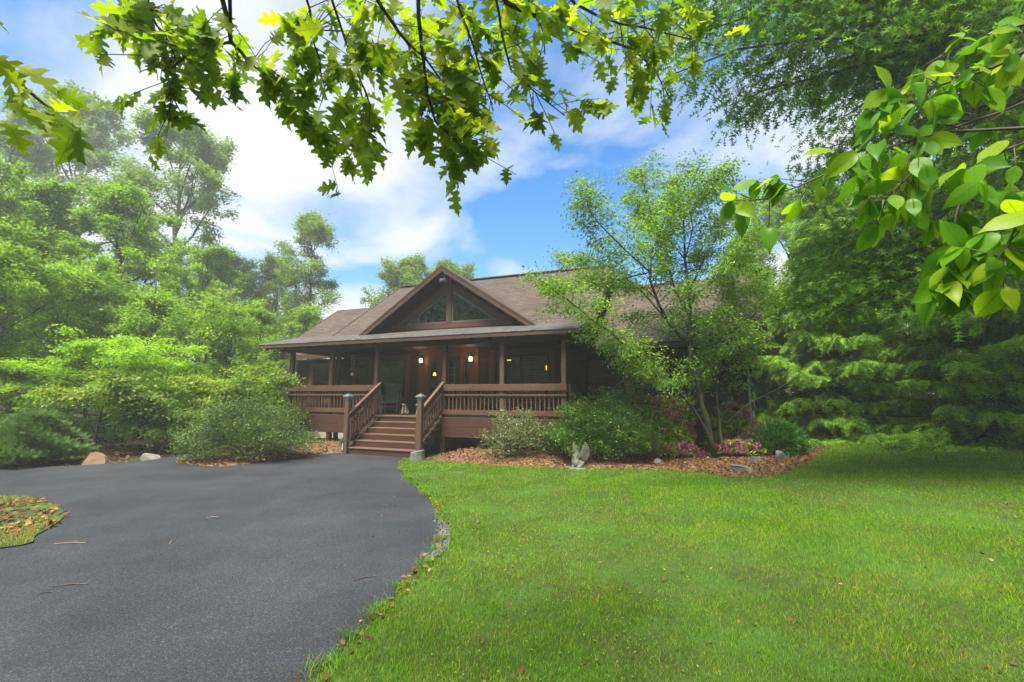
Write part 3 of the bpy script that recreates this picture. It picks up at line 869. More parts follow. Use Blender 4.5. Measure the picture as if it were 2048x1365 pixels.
# entry: casing, sidelights, door, lanterns
ent = Geo()
ent.box(-6.64, -6.20, WV0 - .06, WV0 + .02, 1.14, 3.30)
ent.box(-4.42, -4.04, WV0 - .06, WV0 + .02, 1.14, 3.30)
ent.box(-6.64, -4.04, WV0 - .065, WV0 + .02, 3.302, 3.62)
ent.box(-5.74, -5.58, WV0 - .058, WV0 + .02, 1.14, 3.30)
ent.box(-4.82, -4.70, WV0 - .058, WV0 + .02, 1.14, 3.30)
entry = ent.build('door_surround', M['cedar'], house, bevel=.006)
for a, b in ((-6.20, -5.74), (-4.70, -4.42)):
    g = Geo()
    g.box(a + .002, a + .07, WV0 - .045, WV0 + .01, 1.16, 3.29); g.box(b - .07, b - .002, WV0 - .045, WV0 + .01, 1.16, 3.29)
    g.box(a + .07, b - .07, WV0 - .044, WV0 + .01, 1.16, 1.42); g.box(a + .07, b - .07, WV0 - .044, WV0 + .01, 3.17, 3.29)
    sd_ = g.build('sidelight', M['wood'], entry)
    g = Geo(); g.add([(a + .07, WV0 - .02, 1.42), (b - .07, WV0 - .02, 1.42), (b - .07, WV0 - .02, 3.17), (a + .07, WV0 - .02, 3.17)], np.array([[0, 1, 2, 3]]))
    g.build('sidelight_pane', M['glass'], entry)
    g = Geo(); g.box(a + .072, a + .085, WV0 - .032, WV0 - .022, 1.42, 3.17); g.box(b - .085, b - .072, WV0 - .032, WV0 - .022, 1.42, 3.17)
    g.build('sidelight_came', M['greywood'], entry)
g = Geo()
g.box(-5.578, -5.42, WV0 - .04, WV0 + .01, 1.16, 3.29); g.box(-4.98, -4.822, WV0 - .04, WV0 + .01, 1.16, 3.29)
g.box(-5.42, -4.98, WV0 - .04, WV0 + .01, 1.16, 1.45); g.box(-5.42, -4.98, WV0 - .04, WV0 + .01, 3.12, 3.29)
door = g.build('front_door', M['wood'], house, bevel=.006)
g = Geo(); g.add([(-5.42, WV0 - .018, 1.45), (-4.98, WV0 - .018, 1.45), (-4.98, WV0 - .018, 3.12), (-5.42, WV0 - .018, 3.12)], np.array([[0, 1, 2, 3]])); g.build('door_pane', M['glass'], door)
g = Geo()
for i in range(5):
    g.box(-5.42, -4.98, WV0 - .028, WV0 - .02, 1.74 + i * .28, 1.752 + i * .28)
for u_ in (-5.32, -5.08):
    g.box(u_, u_ + .010, WV0 - .030, WV0 - .022, 1.45, 3.12)
g.build('glazing_grid', M['greywood'], door)
g = Geo(); g.tube([(-4.90, WV0 - .04, 2.05), (-4.90, WV0 - .10, 2.05), (-5.0, WV0 - .11, 2.05)], .014, 6); g.box(-4.93, -4.87, WV0 - .048, WV0 - .03, 1.93, 2.18); g.build('door_handle', M['iron'], door)


def lantern(u, z):
    g = Geo()
    v = WV0 - .19
    g.box(u - .05, u + .05, WV0 - .085, WV0 - .066, z - .12, z + .12)
    g.tube([(u, WV0 - .08, z + .12), (u, WV0 - .14, z + .19), (u, v, z + .17)], .010, 6)
    g.lathe([(.01, .16), (.05, .13), (.105, .095), (.105, .085), (.01, .085)], (u, v, z), 4)
    g.box(u - .072, u + .072, v - .072, v + .072, z - .105, z - .09)
    for s in (-1, 1):
        for q in (-1, 1):
            g.box(u + s * .066 - .006, u + s * .066 + .006, v + q * .066 - .006, v + q * .066 + .006, z - .09, z + .085)
    ln = g.build('porch_lantern', M['iron'], house)
    g = Geo(); g.lathe([(.060, -.088), (.066, .0), (.060, .083)], (u, v, z), 4); g.build('lantern_glass', M['lamp'], ln)
    l = bpy.data.lights.new('lantern_light', 'POINT'); l.energy = 5.0; l.color = (1, .62, .32); l.shadow_soft_size = .1
    lo = bpy.data.objects.new('lantern_light', l); COL.objects.link(lo); lo.parent = ln; lo.location = (u, v - .12, z)


lantern(-6.47, 3.16); lantern(-4.30, 3.16)
# glowing shapes on the panes: a room lamp, then painted lamp reflections
g = Geo(); g.lathe([(.055, -.05), (.075, -.05), (.035, .07), (.02, .07)], (-5.93, WV0 - .026, 2.62), 12); g.build('pane_lamp_glow', M['pane_glow'], house)
g = Geo(); g.box(-2.90, -2.74, WV0 - .0205, WV0 - .0165, 3.075, 3.10); g.build('pane_lamp_glow', M['pane_glow'], house); g = Geo(); g.box(-1.42, -1.39, WV0 - .0225, WV0 - .0185, 2.70, 2.86); g.build('pane_lamp_glow', M['pane_glow'], house)  # reflections of lamps, put in as glowing strips on the window

# ---------------- porch
g = Geo(); g.box(-10.65, 0.0, 0.002, WV0, 1.095, 1.135); deck = g.build('porch_deck', M['deck'], house)
g = Geo()
for v in np.arange(.3, WV0, .14):
    g.box(-10.64, -.01, v, v + .006, 1.1351, 1.1385)
g.build('board_gaps', M['iron'], deck)
g = Geo(); g.box(-10.9, 0.35, -.25, WV0 + .02, 3.60, 3.62); g.build('porch_ceiling', M['wood'], house)
g = Geo(); g.box(-11.2, 0.30, .02, .17, 3.41, 3.598); g.build('beam', M['wood'], house, bevel=.008)
g = Geo(); g.box(-10.7, -10.55, .171, WV0 + 1.0, 3.41, 3.597); g.build('beam', M['wood'], house, bevel=.008)
g = Geo(); g.box(-.11, 0.03, .171, WV0, 3.41, 3.597); g.build('beam', M['wood'], house, bevel=.008)
POSTS = (-10.65, -8.73, -6.76, -4.09, -2.085, -.16)
for u in POSTS:
    g = Geo(); g.box(u, u + .14, .003, .145, -.3, 3.409); g.build('porch_post', M['post'] if u in (-2.085, -.16) else M['wood'], house, bevel=.008)
for u in (-10.65, ):
    g = Geo(); g.box(u, u + .14, 2.40, 2.54, -.9, 3.409); g.build('porch_post', M['wood'], house, bevel=.008)
for u, v in ((-10.6, 2.0), (-7.75, 1.6), (-6.3, .4), (-3.0, .5), (-.2, 1.4), (-3.0, 1.6)):
    g = Geo(); g.box(u, u + .14, v, v + .14, -.9, 1.09); g.build('pier_post', M['post'], house)
for a, b in ((-10.65, -6.62), (-4.09, .02)):
    for z0, z1 in ((.818, 1.118), (.515, .812)):
        g = Geo(); g.box(a, b, -.05, -.002, z0, z1); g.build('skirt_board', M['skirt'], house, bevel=.006)
g = Geo(); g.box(-10.70, -10.655, -.05, 2.5, .515, 1.118); g.build('skirt_board', M['skirt'], house); g = Geo(); g.box(.022, .065, -.05, 1.9, .515, 1.118); g.build('skirt_board', M['skirt'], house)
g = Geo()      # pale lattice of blocks under the rail
for a, b in ((-10.3, -8.78), (-8.55, -6.9), (-3.9, -2.2), (-1.9, -.2)):
    g = Geo(); g.box(a, b, .03, .06, 1.139, 1.205); g.build('sill_strip', M['greywood'], house)

BAL = {}


def baluster_mesh(h):
    k = round(h, 3)
    if k not in BAL:
        g = Geo(); g.box(-.019, .019, -.019, .019, 0, h); BAL[k] = g.mesh('baluster', M['rail'])
    return BAL[k]


def baluster(p, h, par):
    o = link('baluster', baluster_mesh(h), par); o.location = p


def railing(u0, u1, par=house, axis='u', fix=0.0, inner=()):
    def bx(g, a, b, c0, c1, z0, z1):
        if axis == 'u':
            g.box(a, b, c0, c1, z0, z1)
        else:
            g.box(c0, c1, a, b, z0, z1)
    s = -1 if axis == 'u' else 1
    lo, hi = sorted((fix + s * .048, fix - s * .001 if axis == 'u' else fix))
    g = Geo(); bx(g, u0, u1, lo, hi, 1.948, 2.148); rl = g.build('railing', M['rail'], par, bevel=.006)
    g = Geo(); bx(g, u0, u1, lo + .006, hi, 1.786, 1.843); g.build('middle_rail', M['rail'], rl, bevel=.004)
    g = Geo(); bx(g, u0, u1, lo - .002 * (s < 0), hi, 1.211, 1.361); g.build('bottom_rail', M['rail'], rl, bevel=.006)
    n = int(round((u1 - u0) / .137))
    for i in range(1, n):
        u = u0 + (u1 - u0) * i / n
        if any(a - .03 < u < a + .17 for a in inner):
            continue
        baluster((u, fix + .022, 1.36) if axis == 'u' else (fix - .022, u, 1.36), .60, rl)
    return rl


railing(-10.66, -6.62, inner=POSTS)
railing(-4.09, .022, inner=POSTS)
railing(.146, 1.95, axis='v', fix=.022)
railing(.146, 2.45, axis='v', fix=-10.65)

# ---------------- steps
SU0, SU1 = -6.56, -4.02
stairs = bpy.data.objects.new('staircase', None); COL.objects.link(stairs); stairs.parent = house
for u in (SU0 + .05, SU1 - .09):
    g = Geo()
    g.add([(u + d, v, z) for d in (0, .045) for v, z in ((-1.42, -.05), (-1.42, .19), (-.0, 1.09), (-.0, .78), (-1.1, -.05))],
          [np.array([[0, 1, 2, 3, 4], [9, 8, 7, 6, 5]]), np.array([[0, 5, 6, 1], [1, 6, 7, 2], [2, 7, 8, 3], [3, 8, 9, 4], [4, 9, 5, 0]])])
    g.build('stringer', M['skirt'], stairs)
ZT = [1.133 - .177 * i for i in range(6)]
for i in range(1, 6):
    z = ZT[i] if i < 5 else .235
    v0 = -.28 * i
    g = Geo(); g.box(SU0, SU1, v0 - .025, v0 + .262, z - .042, z); g.build('tread', M['tread'], stairs, bevel=.010)
    g = Geo(); g.box(SU0 + .02, SU1 - .02, v0 + .263, v0 + .283, z + .0005, (ZT[i - 1]) - .043); g.build('riser', M['skirt'], stairs)
g = Geo(); g.box(SU0 + .02, SU1 - .02, -1.395, -1.375, -.05, .192); g.build('riser', M['skirt'], stairs)
g = Geo(); g.box(SU0 - .02, SU1 + .0, -.045, .20, 1.094, 1.141); g.build('tread', M['tread'], stairs, bevel=.008)

for u, vv in ((-6.62, -1.50), (-4.005, -1.50)):
    g = Geo(); g.box(u, u + .15, vv, vv + .15, -.1, 1.72); nw = g.build('newel_post', M['post'], house, bevel=.012)
    g = Geo(); q = math.sqrt(2)
    g.lathe([(.085 * q, 1.67), (.085 * q, 1.735), (.115 * q, 1.745), (.115 * q, 1.775), (.006, 1.862)], (u + .075, vv + .075, 0), 4); g.build('post_cap', M['cap'], nw)


def stair_rail(u, side):
    zt = lambda v: 2.24 + .675 * v
    a, b = -1.44, .0
    def plank(g, d0, d1, x0, x1, va=a, vb=b):
        g.hexa([(x0, va, zt(va) - d1), (x1, va, zt(va) - d1), (x1, vb, zt(vb) - d1), (x0, vb, zt(vb) - d1),
                (x0, va, zt(va) - d0), (x1, va, zt(va) - d0), (x1, vb, zt(vb) - d0), (x0, vb, zt(vb) - d0)])
    g = Geo(); plank(g, .04, .225, u, u + .042); sr = g.build('stair_railing', M['rail'], house, bevel=.005)
    g = Geo(); plank(g, 0, .039, u - .03, u + .072); g.build('handrail', M['tread'], sr, bevel=.006)
    g = Geo(); plank(g, .37, .425, u, u + .042); g.build('middle_rail', M['rail'], sr)
    g = Geo(); plank(g, .80, .94, u, u + .042); g.build('bottom_rail', M['rail'], sr)
    for i in range(11):
        v = a + .06 + (b - a - .1) * i / 10
        baluster((u + (.064 if side < 0 else -.022), v, zt(v) - .90), .70, sr)
    return sr


stair_rail(-6.50, -1)
stair_rail(-4.06, 1)
g = Geo(); g.tube([(4.86, 2.16, .3), (4.86, 2.16, 3.2)], .035, 8); g.build('downpipe', M['conduit'], house)
g = Geo(); g.box(4.91, 4.99, 2.30, 2.42, 1.52, 1.68); g.tube([(4.96, 2.35, .3), (4.96, 2.35, 1.52)], .02, 6); g.build('meter_box', M['white'], house)
g = Geo(); g.box(.03, .10, 1.90, 1.935, .4, 3.40); g.build('corner_board', M['log'], house)


# ================================================================== things on the porch
def at_house(u, v, z):
    return tuple(hp(u, v, z))


def rocking_chair(u, v, rz, label):
    t = thing('rocking_chair', label, 'chair', at_house(u, v, 1.139), HA + rz, 'rocking chairs on the porch')
    def part(n, f):
        g = Geo(); f(g); g.build(n, M['greywood'], t, bevel=.004)
    tilt = lambda z: .22 + (z - .42) * .30      # y of the leaning back
    def seat(g):
        for i in range(8):
            x = -.25 + .5 * (i + .5) / 8
            g.bar((x, -.27, .44), (x, .22, .39), .052, .02)
        g.bar((-.27, -.27, .415), (.27, -.27, .415), .05, .04)
    part('seat', seat)
    def back(g):
        for i in range(7):
            x = -.235 + .47 * (i + .5) / 7
            g.bar((x, tilt(.44), .44), (x, tilt(1.08), 1.08), .045, .016, (0, 1, 0))
        for z in (.46, 1.07):
            g.bar((-.27, tilt(z) + .018, z), (.27, tilt(z) + .018, z), .022, .07)
    part('backrest', back)
    for s in (-1, 1):
        part('leg', lambda g: g.tube([(s * .28, -.25, .05), (s * .28, -.25, .66)], .022, 8))
        part('leg', lambda g: g.tube([(s * .28, .20, .05), (s * .28, tilt(1.1), 1.12)], .022, 8))
        part('armrest', lambda g: g.bar((s * .29, -.32, .67), (s * .29, tilt(.67), .665), .09, .022))
        part('rocker', lambda g: g.tube([(s * .28, -.42, .075), (s * .28, -.2, .035), (s * .28, .05, .022), (s * .28, .3, .045), (s * .28, .55, .12)], .021, 6))
    part('stretcher', lambda g: (g.tube([(-.28, -.25, .25), (.28, -.25, .25)], .014, 6), g.tube([(-.28, .23, .25), (.28, .23, .25)], .014, 6)))
    return t


rocking_chair(-7.02, 1.35, R(24), 'grey slatted wooden rocking chair beside the top of the porch steps')
ch2 = rocking_chair(-8.9, 1.75, R(15), 'grey wooden rocking chair half hidden behind the left porch railing')

bench = thing('bench', 'low wooden bench under the porch window behind the right railing', 'bench', at_house(-2.2, 2.18, 1.139), HA)
g = Geo()
for i in range(4):
    g.box(-.75, .75, -.2 + i * .1, -.11 + i * .1, .42, .45)
g.build('seat', M['greywood'], bench)
g = Geo()
for i in range(3):
    g.box(-.75, .75, .205, .23, .52 + i * .12, .60 + i * .12)
g.build('backrest', M['greywood'], bench)
for x in (-.7, .64):
    g = Geo(); g.box(x, x + .06, -.19, -.13, 0, .42); g.build('leg', M['greywood'], bench)
    g = Geo(); g.box(x, x + .06, .14, .20, 0, .86); g.build('leg', M['greywood'], bench)

# wind chime
wc = thing('wind_chime', 'long wooden-disc wind chime hanging from the porch roof', 'wind chime', at_house(-8.0, .35, 3.56), HA)
g = Geo(); g.tube([(0, 0, .04), (0, 0, -.42)], .004, 5); g.lathe([(.01, -.30), (.055, -.31), (.055, -.33), (.01, -.33)], (0, 0, 0), 12); g.tube([(0, 0, -.33), (0, 0, -1.0)], .003, 5); g.build('hanger', M['cedar'], wc)
for i in range(5):
    a = 2 * math.pi * i / 5
    g = Geo(); x, y = .045 * math.cos(a), .045 * math.sin(a); g.tube([(x, y, -.34), (x, y, -.78 - .03 * i)], .011, 8); g.build('chime_tube', M['greywood'], wc)
g = Geo(); g.tube([(0, -.012, -1.0), (0, .012, -1.0)], .06, 16); g.build('wooden_disc', noisy('pale_disc_wood', [(0.3, (.45, .26, .14)), (0.7, (.60, .38, .22))], 8), wc)


def skinned(name, verts, edges, radii, mat, parent=None, sub=2, root=0, disp=None):
    m = bpy.data.meshes.new(name)
    m.from_pydata([tuple(v) for v in verts], edges, [])
    m.materials.append(mat)
    o = link(name, m, parent)
    o.modifiers.new('skin', 'SKIN')
    for i, r_ in enumerate(radii):
        sv = m.skin_vertices[0].data[i]
        sv.radius = (r_, r_) if np.isscalar(r_) else r_
        sv.use_root = (i == root)
    s = o.modifiers.new('sub', 'SUBSURF'); s.levels = sub; s.render_levels = sub
    return o


def dog(u, v, rz, label):
    t = thing('dog_figurine', label, 'figurine', at_house(u, v, 1.14), HA + rz, 'dog figurines by the door')
    # sitting pup facing -y
    V = [(0, .08, .09), (0, .02, .18), (0, -.05, .26), (0, -.08, .33), (0, -.15, .345), (0, -.205, .325),
         (-.06, -.07, .16), (-.065, -.09, .02), (.06, -.07, .16), (.065, -.09, .02), (-.085, .05, .07), (-.09, -.05, .025), (.085, .05, .07), (.09, -.05, .025), (0, .17, .04)]
    E_ = [(0, 1), (1, 2), (2, 3), (3, 4), (4, 5), (2, 6), (6, 7), (2, 8), (8, 9), (0, 10), (10, 11), (0, 12), (12, 13), (0, 14)]
    Rr = [.095, .085, .07, .062, .045, .026, .035, .026, .035, .026, .052, .028, .052, .028, .016]
    skinned('body', V, E_, Rr, noisy('painted_pup', [(0.35, (.30, .24, .15)), (0.65, (.48, .42, .32))], 5, second=(6, (.10, .08, .06), .55, .6)), t)
    for s in (-1, 1):
        g = Geo(); g.tube([(s * .045, -.07, .385), (s * .075, -.075, .36), (s * .085, -.08, .30)], [.012, .026, .012], 8); g.build('ear', M['bark'], t, True)
    g = Geo(); g.lathe([(.002, -.016), (.016, 0), (.002, .016)], (0, -.228, .332), 8); g.build('nose', M['iron'], t, True)


dog(-6.02, .82, R(8), 'small pale painted dog figurine sitting at the top of the steps')
dog(-5.50, .95, R(-15), 'taller tan dog figurine half hidden by the right newel post')

hose = thing('garden_hose', 'coiled green garden hose lying beside the left newel post', 'hose', at_house(-7.0, -1.05, float(terrain(*hp(-7.0, -1.05)[:2]))), HA)
g = Geo()
P = []
for i in range(150):
    a = i / 150 * 2 * math.pi * 6
    r_ = .20 + .03 * math.sin(a * .37)
    P.append((r_ * math.cos(a), .10 + .03 * math.sin(a * .21), .22 + r_ * math.sin(a) + .01 * math.sin(a * 3)))
g.tube(P, .014, 6); g.build('coil', M['hose'], hose, True)
g = Geo(); g.tube([(0, -.02, 0), (0, -.02, .24), (0, .22, .24)], .02, 6); g.lathe([(.05, 0), (.06, .01), (.06, .05), (.02, .06)], (.1, .0, .38), 10); g.build('reel_stand', M['white'], hose)

# ================================================================== ground
def fbm(x, y, seed=0):
    x = np.asarray(x, float); y = np.asarray(y, float)
    r = np.random.default_rng(seed); o = np.zeros_like(x); a = 1.0
    for k in range(4):
        for _ in range(3):
            th = r.uniform(0, 6.28); f = 2 ** k * r.uniform(.7, 1.3)
            o += a * np.sin((x * math.cos(th) + y * math.sin(th)) * f + r.uniform(0, 6.28))
        a *= .55
    return o / 4.0


def inside(P, poly):
    x, y = P[:, 0], P[:, 1]; c = np.zeros(len(P), bool); n = len(poly); j = n - 1
    for i in range(n):
        xi, yi = poly[i]; xj, yj = poly[j]
        m = ((yi > y) != (yj > y)) & (x < (xj - xi) * (y - yi) / (yj - yi + 1e-12) + xi)
        c ^= m; j = i
    return c


def smooth_poly(P, step=.12):
    """Catmull-Rom through the corner points"""
    P = np.asarray(P, float); n = len(P); out = []
    for i in range(n):
        p0, p1, p2, p3 = P[i - 1], P[i], P[(i + 1) % n], P[(i + 2) % n]
        m = max(1, min(24, int(np.linalg.norm(p2 - p1) / step)))
        for k in range(m):
            t = k / m
            out.append(.5 * (2 * p1 + (p2 - p0) * t + (2 * p0 - 5 * p1 + 4 * p2 - p3) * t * t + (3 * p1 - p0 - 3 * p2 + p3) * t ** 3))
    return np.array(out)


def sheet(name, poly, mat, dz, step, k='structure', skirt=0):
    poly = np.asarray(poly)
    lo, hi = poly.min(0), poly.max(0)
    xs = np.arange(lo[0] + step / 2, hi[0], step); ys = np.arange(lo[1] + step / 2, hi[1], step)
    gx, gy = np.meshgrid(xs, ys)
    Q = np.stack([gx.ravel(), gy.ravel()], 1)
    Q = Q[inside(Q, poly)]
    d = np.min(np.linalg.norm(Q[:, None, :] - poly[None, ::2, :], axis=2), axis=1) if len(Q) * len(poly) < 6e6 else np.ones(len(Q))
    Q = Q[d > step * .35]
    n = len(poly)
    pts = [Vector(p) for p in np.concatenate([poly, Q])]
    vs, es, fs, *_ = delaunay_2d_cdt(pts, [(i, (i + 1) % n) for i in range(n)], [], 1, 1e-5)
    V = np.array([(v.x, v.y) for v in vs])
    V = np.column_stack([V, terrain(V[:, 0], V[:, 1]) + dz])
    tri = np.array([f if len(f) == 3 else f[:3] for f in fs])
    a = V[tri]
    fl = np.cross(a[:, 1] - a[:, 0], a[:, 2] - a[:, 0])[:, 2] < 0
    tri[fl] = tri[fl][:, ::-1]
    g = Geo(); g.add(V, [tri])
    if skirt:
        pr = poly; nx = np.roll(pr, -1, 0) - np.roll(pr, 1, 0)
        nr = unit(np.stack([nx[:, 1], -nx[:, 0]], 1))
        A_ = .5 * np.sum(pr[:, 0] * np.roll(pr[:, 1], -1) - np.roll(pr[:, 0], -1) * pr[:, 1])
        if A_ < 0:
            nr = -nr
        out = pr + nr * skirt
        top = np.column_stack([pr, terrain(pr[:, 0], pr[:, 1]) + dz]); bot = np.column_stack([out, terrain(out[:, 0], out[:, 1]) - .01])
        i = np.arange(n); j = (i + 1) % n
        q = np.stack([i, i + n, j + n, j], 1)
        g.add(np.concatenate([top, bot]), [q if A_ > 0 else q[:, ::-1]])
    return kind(g.build(name, mat, smooth=bool(skirt)), k)


gp = lambda L_: [tuple(G(x, y)[:2]) for x, y in L_]
EDGE = [(822, 907), (806, 918), (796, 931), (804, 950), (830, 976), (858, 1003), (872, 1030), (876, 1058), (871, 1092), (848, 1125), (802, 1168), (757, 1222), (690, 1282), (618, 1350)]
drive_w = gp([(694, 907), (760, 909)] + EDGE) + [(-1.72, 2.4), (-2.1, 1.0), (-2.8, -2.0), (-4.0, -6.5), (-16, -6.5), (-22, 2), (-22, 8.5)] + gp([(-160, 951), (0, 941), (100, 936), (200, 931), (268, 927), (315, 920), (380, 910), (450, 902), (470, 906), (400, 918), (352, 928), (400, 934), (450, 936), (520, 927), (600, 917), (660, 910)])
DRIVE = smooth_poly(drive_w, .10)
BEDR_FRONT = [(826, 911), (850, 920), (905, 926), (960, 931), (1050, 935), (1150, 939), (1250, 940), (1320, 941), (1400, 947), (1470, 956), (1540, 954), (1600, 936), (1640, 910), (1650, 889)]
lawn_w = gp([(790, 905)]) + gp(BEDR_FRONT) + gp([(1660, 876), (1740, 870), (1850, 874), (2048, 886)]) + [(13.5, 9), (16, 6), (15, -3), (9, -7), (-3.6, -7), (-2.5, -2.0), (-1.8, 1.0), (-1.45, 2.4)] + gp(EDGE[::-1])
LAWN = smooth_poly(lawn_w, .15)
bedr_w = gp([(812, 906)] + BEDR_FRONT) + [tuple(hp(*q)[:2]) for q in ((6.0, 1.5), (5.4, 2.5), (0.5, 2.5), (-3.4, 1.2), (-3.86, 0.2), (-3.86, -1.3))]
BEDR = smooth_poly(bedr_w, .2)
bedl_w = gp([(690, 908), (660, 911), (600, 918), (520, 928), (450, 937), (400, 935), (350, 928), (372, 919), (420, 912)]) + [tuple(hp(*q)[:2]) for q in ((-13.2, 0.4), (-11.5, 3.2), (-9.5, 3.6), (-6.7, 1.6), (-6.62, -0.2), (-6.64, -1.40))]
BEDL = smooth_poly(bedl_w, .2)
island_w = gp([(126, 1031), (121, 1046), (72, 1077), (0, 1104)]) + [(-8.2, 4.6), (-11.5, 4.9), (-13.5, 6.8), (-11.2, 8.4)] + gp([(0, 1000), (62, 1001), (108, 1013)])
ISLE = smooth_poly(island_w, .1)
gravel_w = gp([(868, 1022), (886, 1042), (900, 1068), (896, 1096), (874, 1116), (850, 1126), (866, 1092), (870, 1058)])
GRAV = smooth_poly(gravel_w, .06)

# one ground sheet out to the horizon
ax_ = np.concatenate([[-330, -220, -140, -90, -65], np.arange(-50, 50.1, .8), [65, 90, 140, 220, 330]])
gx, gy = np.meshgrid(ax_, ax_ + 10)
g = Geo(); nn = len(ax_)
i = np.arange(nn - 1)[:, None] * nn + np.arange(nn - 1)[None]
zt_ = terrain(gx, gy); zt_ = np.minimum(zt_, 1.2)
g.add(np.stack([gx.ravel(), gy.ravel(), zt_.ravel() - .03], 1), [np.stack([i, i + 1, i + nn + 1, i + nn], -1).reshape(-1, 4)])
kind(g.build('ground', M['soil'], smooth=True), 'structure')
sheet('driveway', DRIVE, M['asphalt'], .030, .8, skirt=.10)
sheet('lawn', LAWN, M['turf'], .006, .7)
sheet('mulch_bed', BEDR, M['mulch'], .016, .4)
sheet('mulch_bed', BEDL, M['mulch'], .040, .4)
sheet('verge', ISLE, M['turf'], .046, .5)
sheet('gravel_patch', GRAV, M['gravel'], .014, .15)


def region_pts(poly, n, r):
    lo, hi = poly.min(0), poly.max(0); out = []
    got = 0
    while got < n:
        Q = r.uniform(lo, hi, (max(n * 2, 1000), 2)); Q = Q[inside(Q, poly)]; out.append(Q); got += len(Q)
    return np.concatenate(out)[:n]


def in_view(Q, m=1.3):
    return (np.abs(Q[:, 0]) < Q[:, 1] * 1.2 + m) & (Q[:, 1] > 2.0)


def blades(g, Q, z, h, wd, r, lean=.5):
    n = len(Q)
    a = r.uniform(0, 2 * math.pi, n); b = r.uniform(0, 2 * math.pi, n)
    sx, sy = np.cos(a) * wd / 2, np.sin(a) * wd / 2
    lx, ly = np.cos(b) * h * lean * r.uniform(.2, 1.2, n), np.sin(b) * h * lean * r.uniform(.2, 1.2, n)
    B = np.column_stack([Q, z])
    s = np.column_stack([sx, sy, 0 * sx])
    mid = B + np.column_stack([lx * .35, ly * .35, h * .6]); tip = B + np.column_stack([lx, ly, h])
    V = np.stack([B - s, B + s, mid - s * .75, mid + s * .75, tip], 1)
    o = (np.arange(n) * 5)[:, None]
    g.add(V.reshape(-1, 3), [o + np.array([0, 1, 3, 2]), o + np.array([2, 3, 4])])


r = np.random.default_rng(11)
g = Geo()
lo, hi = LAWN.min(0), LAWN.max(0)
for y0, y1, dens, hh in ((1.6, 4.2, 9000, .033), (4.2, 6.5, 5400, .035), (6.5, 10, 2800, .040), (10, 15, 1400, .046), (15, 24, 800, .05)):
    area = (hi[0] - lo[0]) * (y1 - y0)
    Q = np.column_stack([r.uniform(lo[0], hi[0], int(area * dens)), r.uniform(y0, y1, int(area * dens))])
    Q = Q[in_view(Q)]
    gd = np.min(np.linalg.norm(Q[:, None] - GRAV[None, ::6], axis=2), 1) if y0 < 10 else np.ones(len(Q))
    Q = Q[inside(Q, LAWN) & ~(inside(Q, GRAV) & (gd > .10 * r.uniform(0, 1, len(Q))))]
    f = fbm(Q[:, 0] * 1.6, Q[:, 1] * 1.6, 3) + .35 * fbm(Q[:, 0] * 6, Q[:, 1] * 6, 4)
    keep = r.uniform(0, 1, len(Q)) < np.clip(.88 + .45 * f, .66, 1)
    Q = Q[keep]; f = f[keep]
    z = terrain(Q[:, 0], Q[:, 1]) + .004
    h = hh * r.uniform(.45, 1.25, len(Q)) * (1 + .30 * np.clip(f, -.5, 1))
    wd = np.maximum(.0036, .00075 * Q[:, 1]) * r.uniform(.7, 1.3, len(Q))
    blades(g, Q, z, h, wd, r, .75)
# tufts hanging over the edge of the asphalt
E2 = smooth_poly(gp(EDGE), .05)[:-20]
for _ in range(26):
    c = E2[r.integers(len(E2) // 4, len(E2))]
    n = r.integers(25, 90)
    Q = c + r.normal(0, .05, (n, 2)) + np.array([.03, 0])
    blades(g, Q, terrain(Q[:, 0], Q[:, 1]) + .01, r.uniform(.05, .11, n), .005, r, 1.2)
# clover and weeds between the blades
Q = region_pts(LAWN, 60000, r); Q = Q[in_view(Q)]; Q = Q[(fbm(Q[:, 0] * .8, Q[:, 1] * .8, 9) > .10)][:8000]
n = len(Q)
P = np.column_stack([Q, terrain(Q[:, 0], Q[:, 1]) + r.uniform(.012, .04, n)])
scatter(g, LEAFW, P, unit(np.column_stack([r.normal(0, 1, (n, 2)), r.normal(.1, .2, n)])), unit(np.column_stack([r.normal(0, .3, (n, 2)), np.ones(n)])), np.maximum(.016, .0030 * Q[:, 1]) * r.uniform(.7, 1.3, n))
kind(g.build('grass', M['grass']), 'stuff')
# grass on the left verge, thin grass at the bed edges
g = Geo()
Q = region_pts(ISLE, 26000, r); Q = Q[in_view(Q, 2.5)]; Q = Q[(fbm(Q[:, 0] * 1.5, Q[:, 1] * 1.5, 21) + (6.6 - Q[:, 1]) * .55 > -.2)]
blades(g, Q, terrain(Q[:, 0], Q[:, 1]) + .045, .05 * r.uniform(.5, 1.3, len(Q)), .0062, r, .8)
kind(g.build('grass', M['grass_pale']), 'stuff')
g = Geo()
for poly, seed, dz in ((BEDR, 31, .016), (BEDL, 33, .04)):
    Q = region_pts(poly, 16000, r); Q = Q[fbm(Q[:, 0] * 1.2, Q[:, 1] * 1.2, seed) > .32]
    d = np.min(np.linalg.norm(Q[:, None] - poly[None, ::4], axis=2), 1); Q = Q[d < .5 * r.uniform(0, 1, len(Q)) ** 1.5 + .05]
    blades(g, Q, terrain(Q[:, 0], Q[:, 1]) + dz, .06 * r.uniform(.5, 1.3, len(Q)), .008, r, .8)
kind(g.build('grass', M['grass']), 'stuff')


def litter(g, Q, dz, size, r):
    n = len(Q)
    P = np.column_stack([Q, terrain(Q[:, 0], Q[:, 1]) + dz + r.uniform(0, .015, n)])
    t = (OAKS[2], LEAFW, OAKS[0])
    sp = np.array_split(np.arange(n), 3)
    for k, idx in enumerate(sp):
        m = len(idx)
        scatter(g, t[k], P[idx], unit(np.column_stack([r.normal(0, 1, (m, 2)), r.normal(.1, .35, m)])), unit(np.column_stack([r.normal(0, .5, (m, 2)), np.ones(m)])), size * r.uniform(.6, 1.3, m))


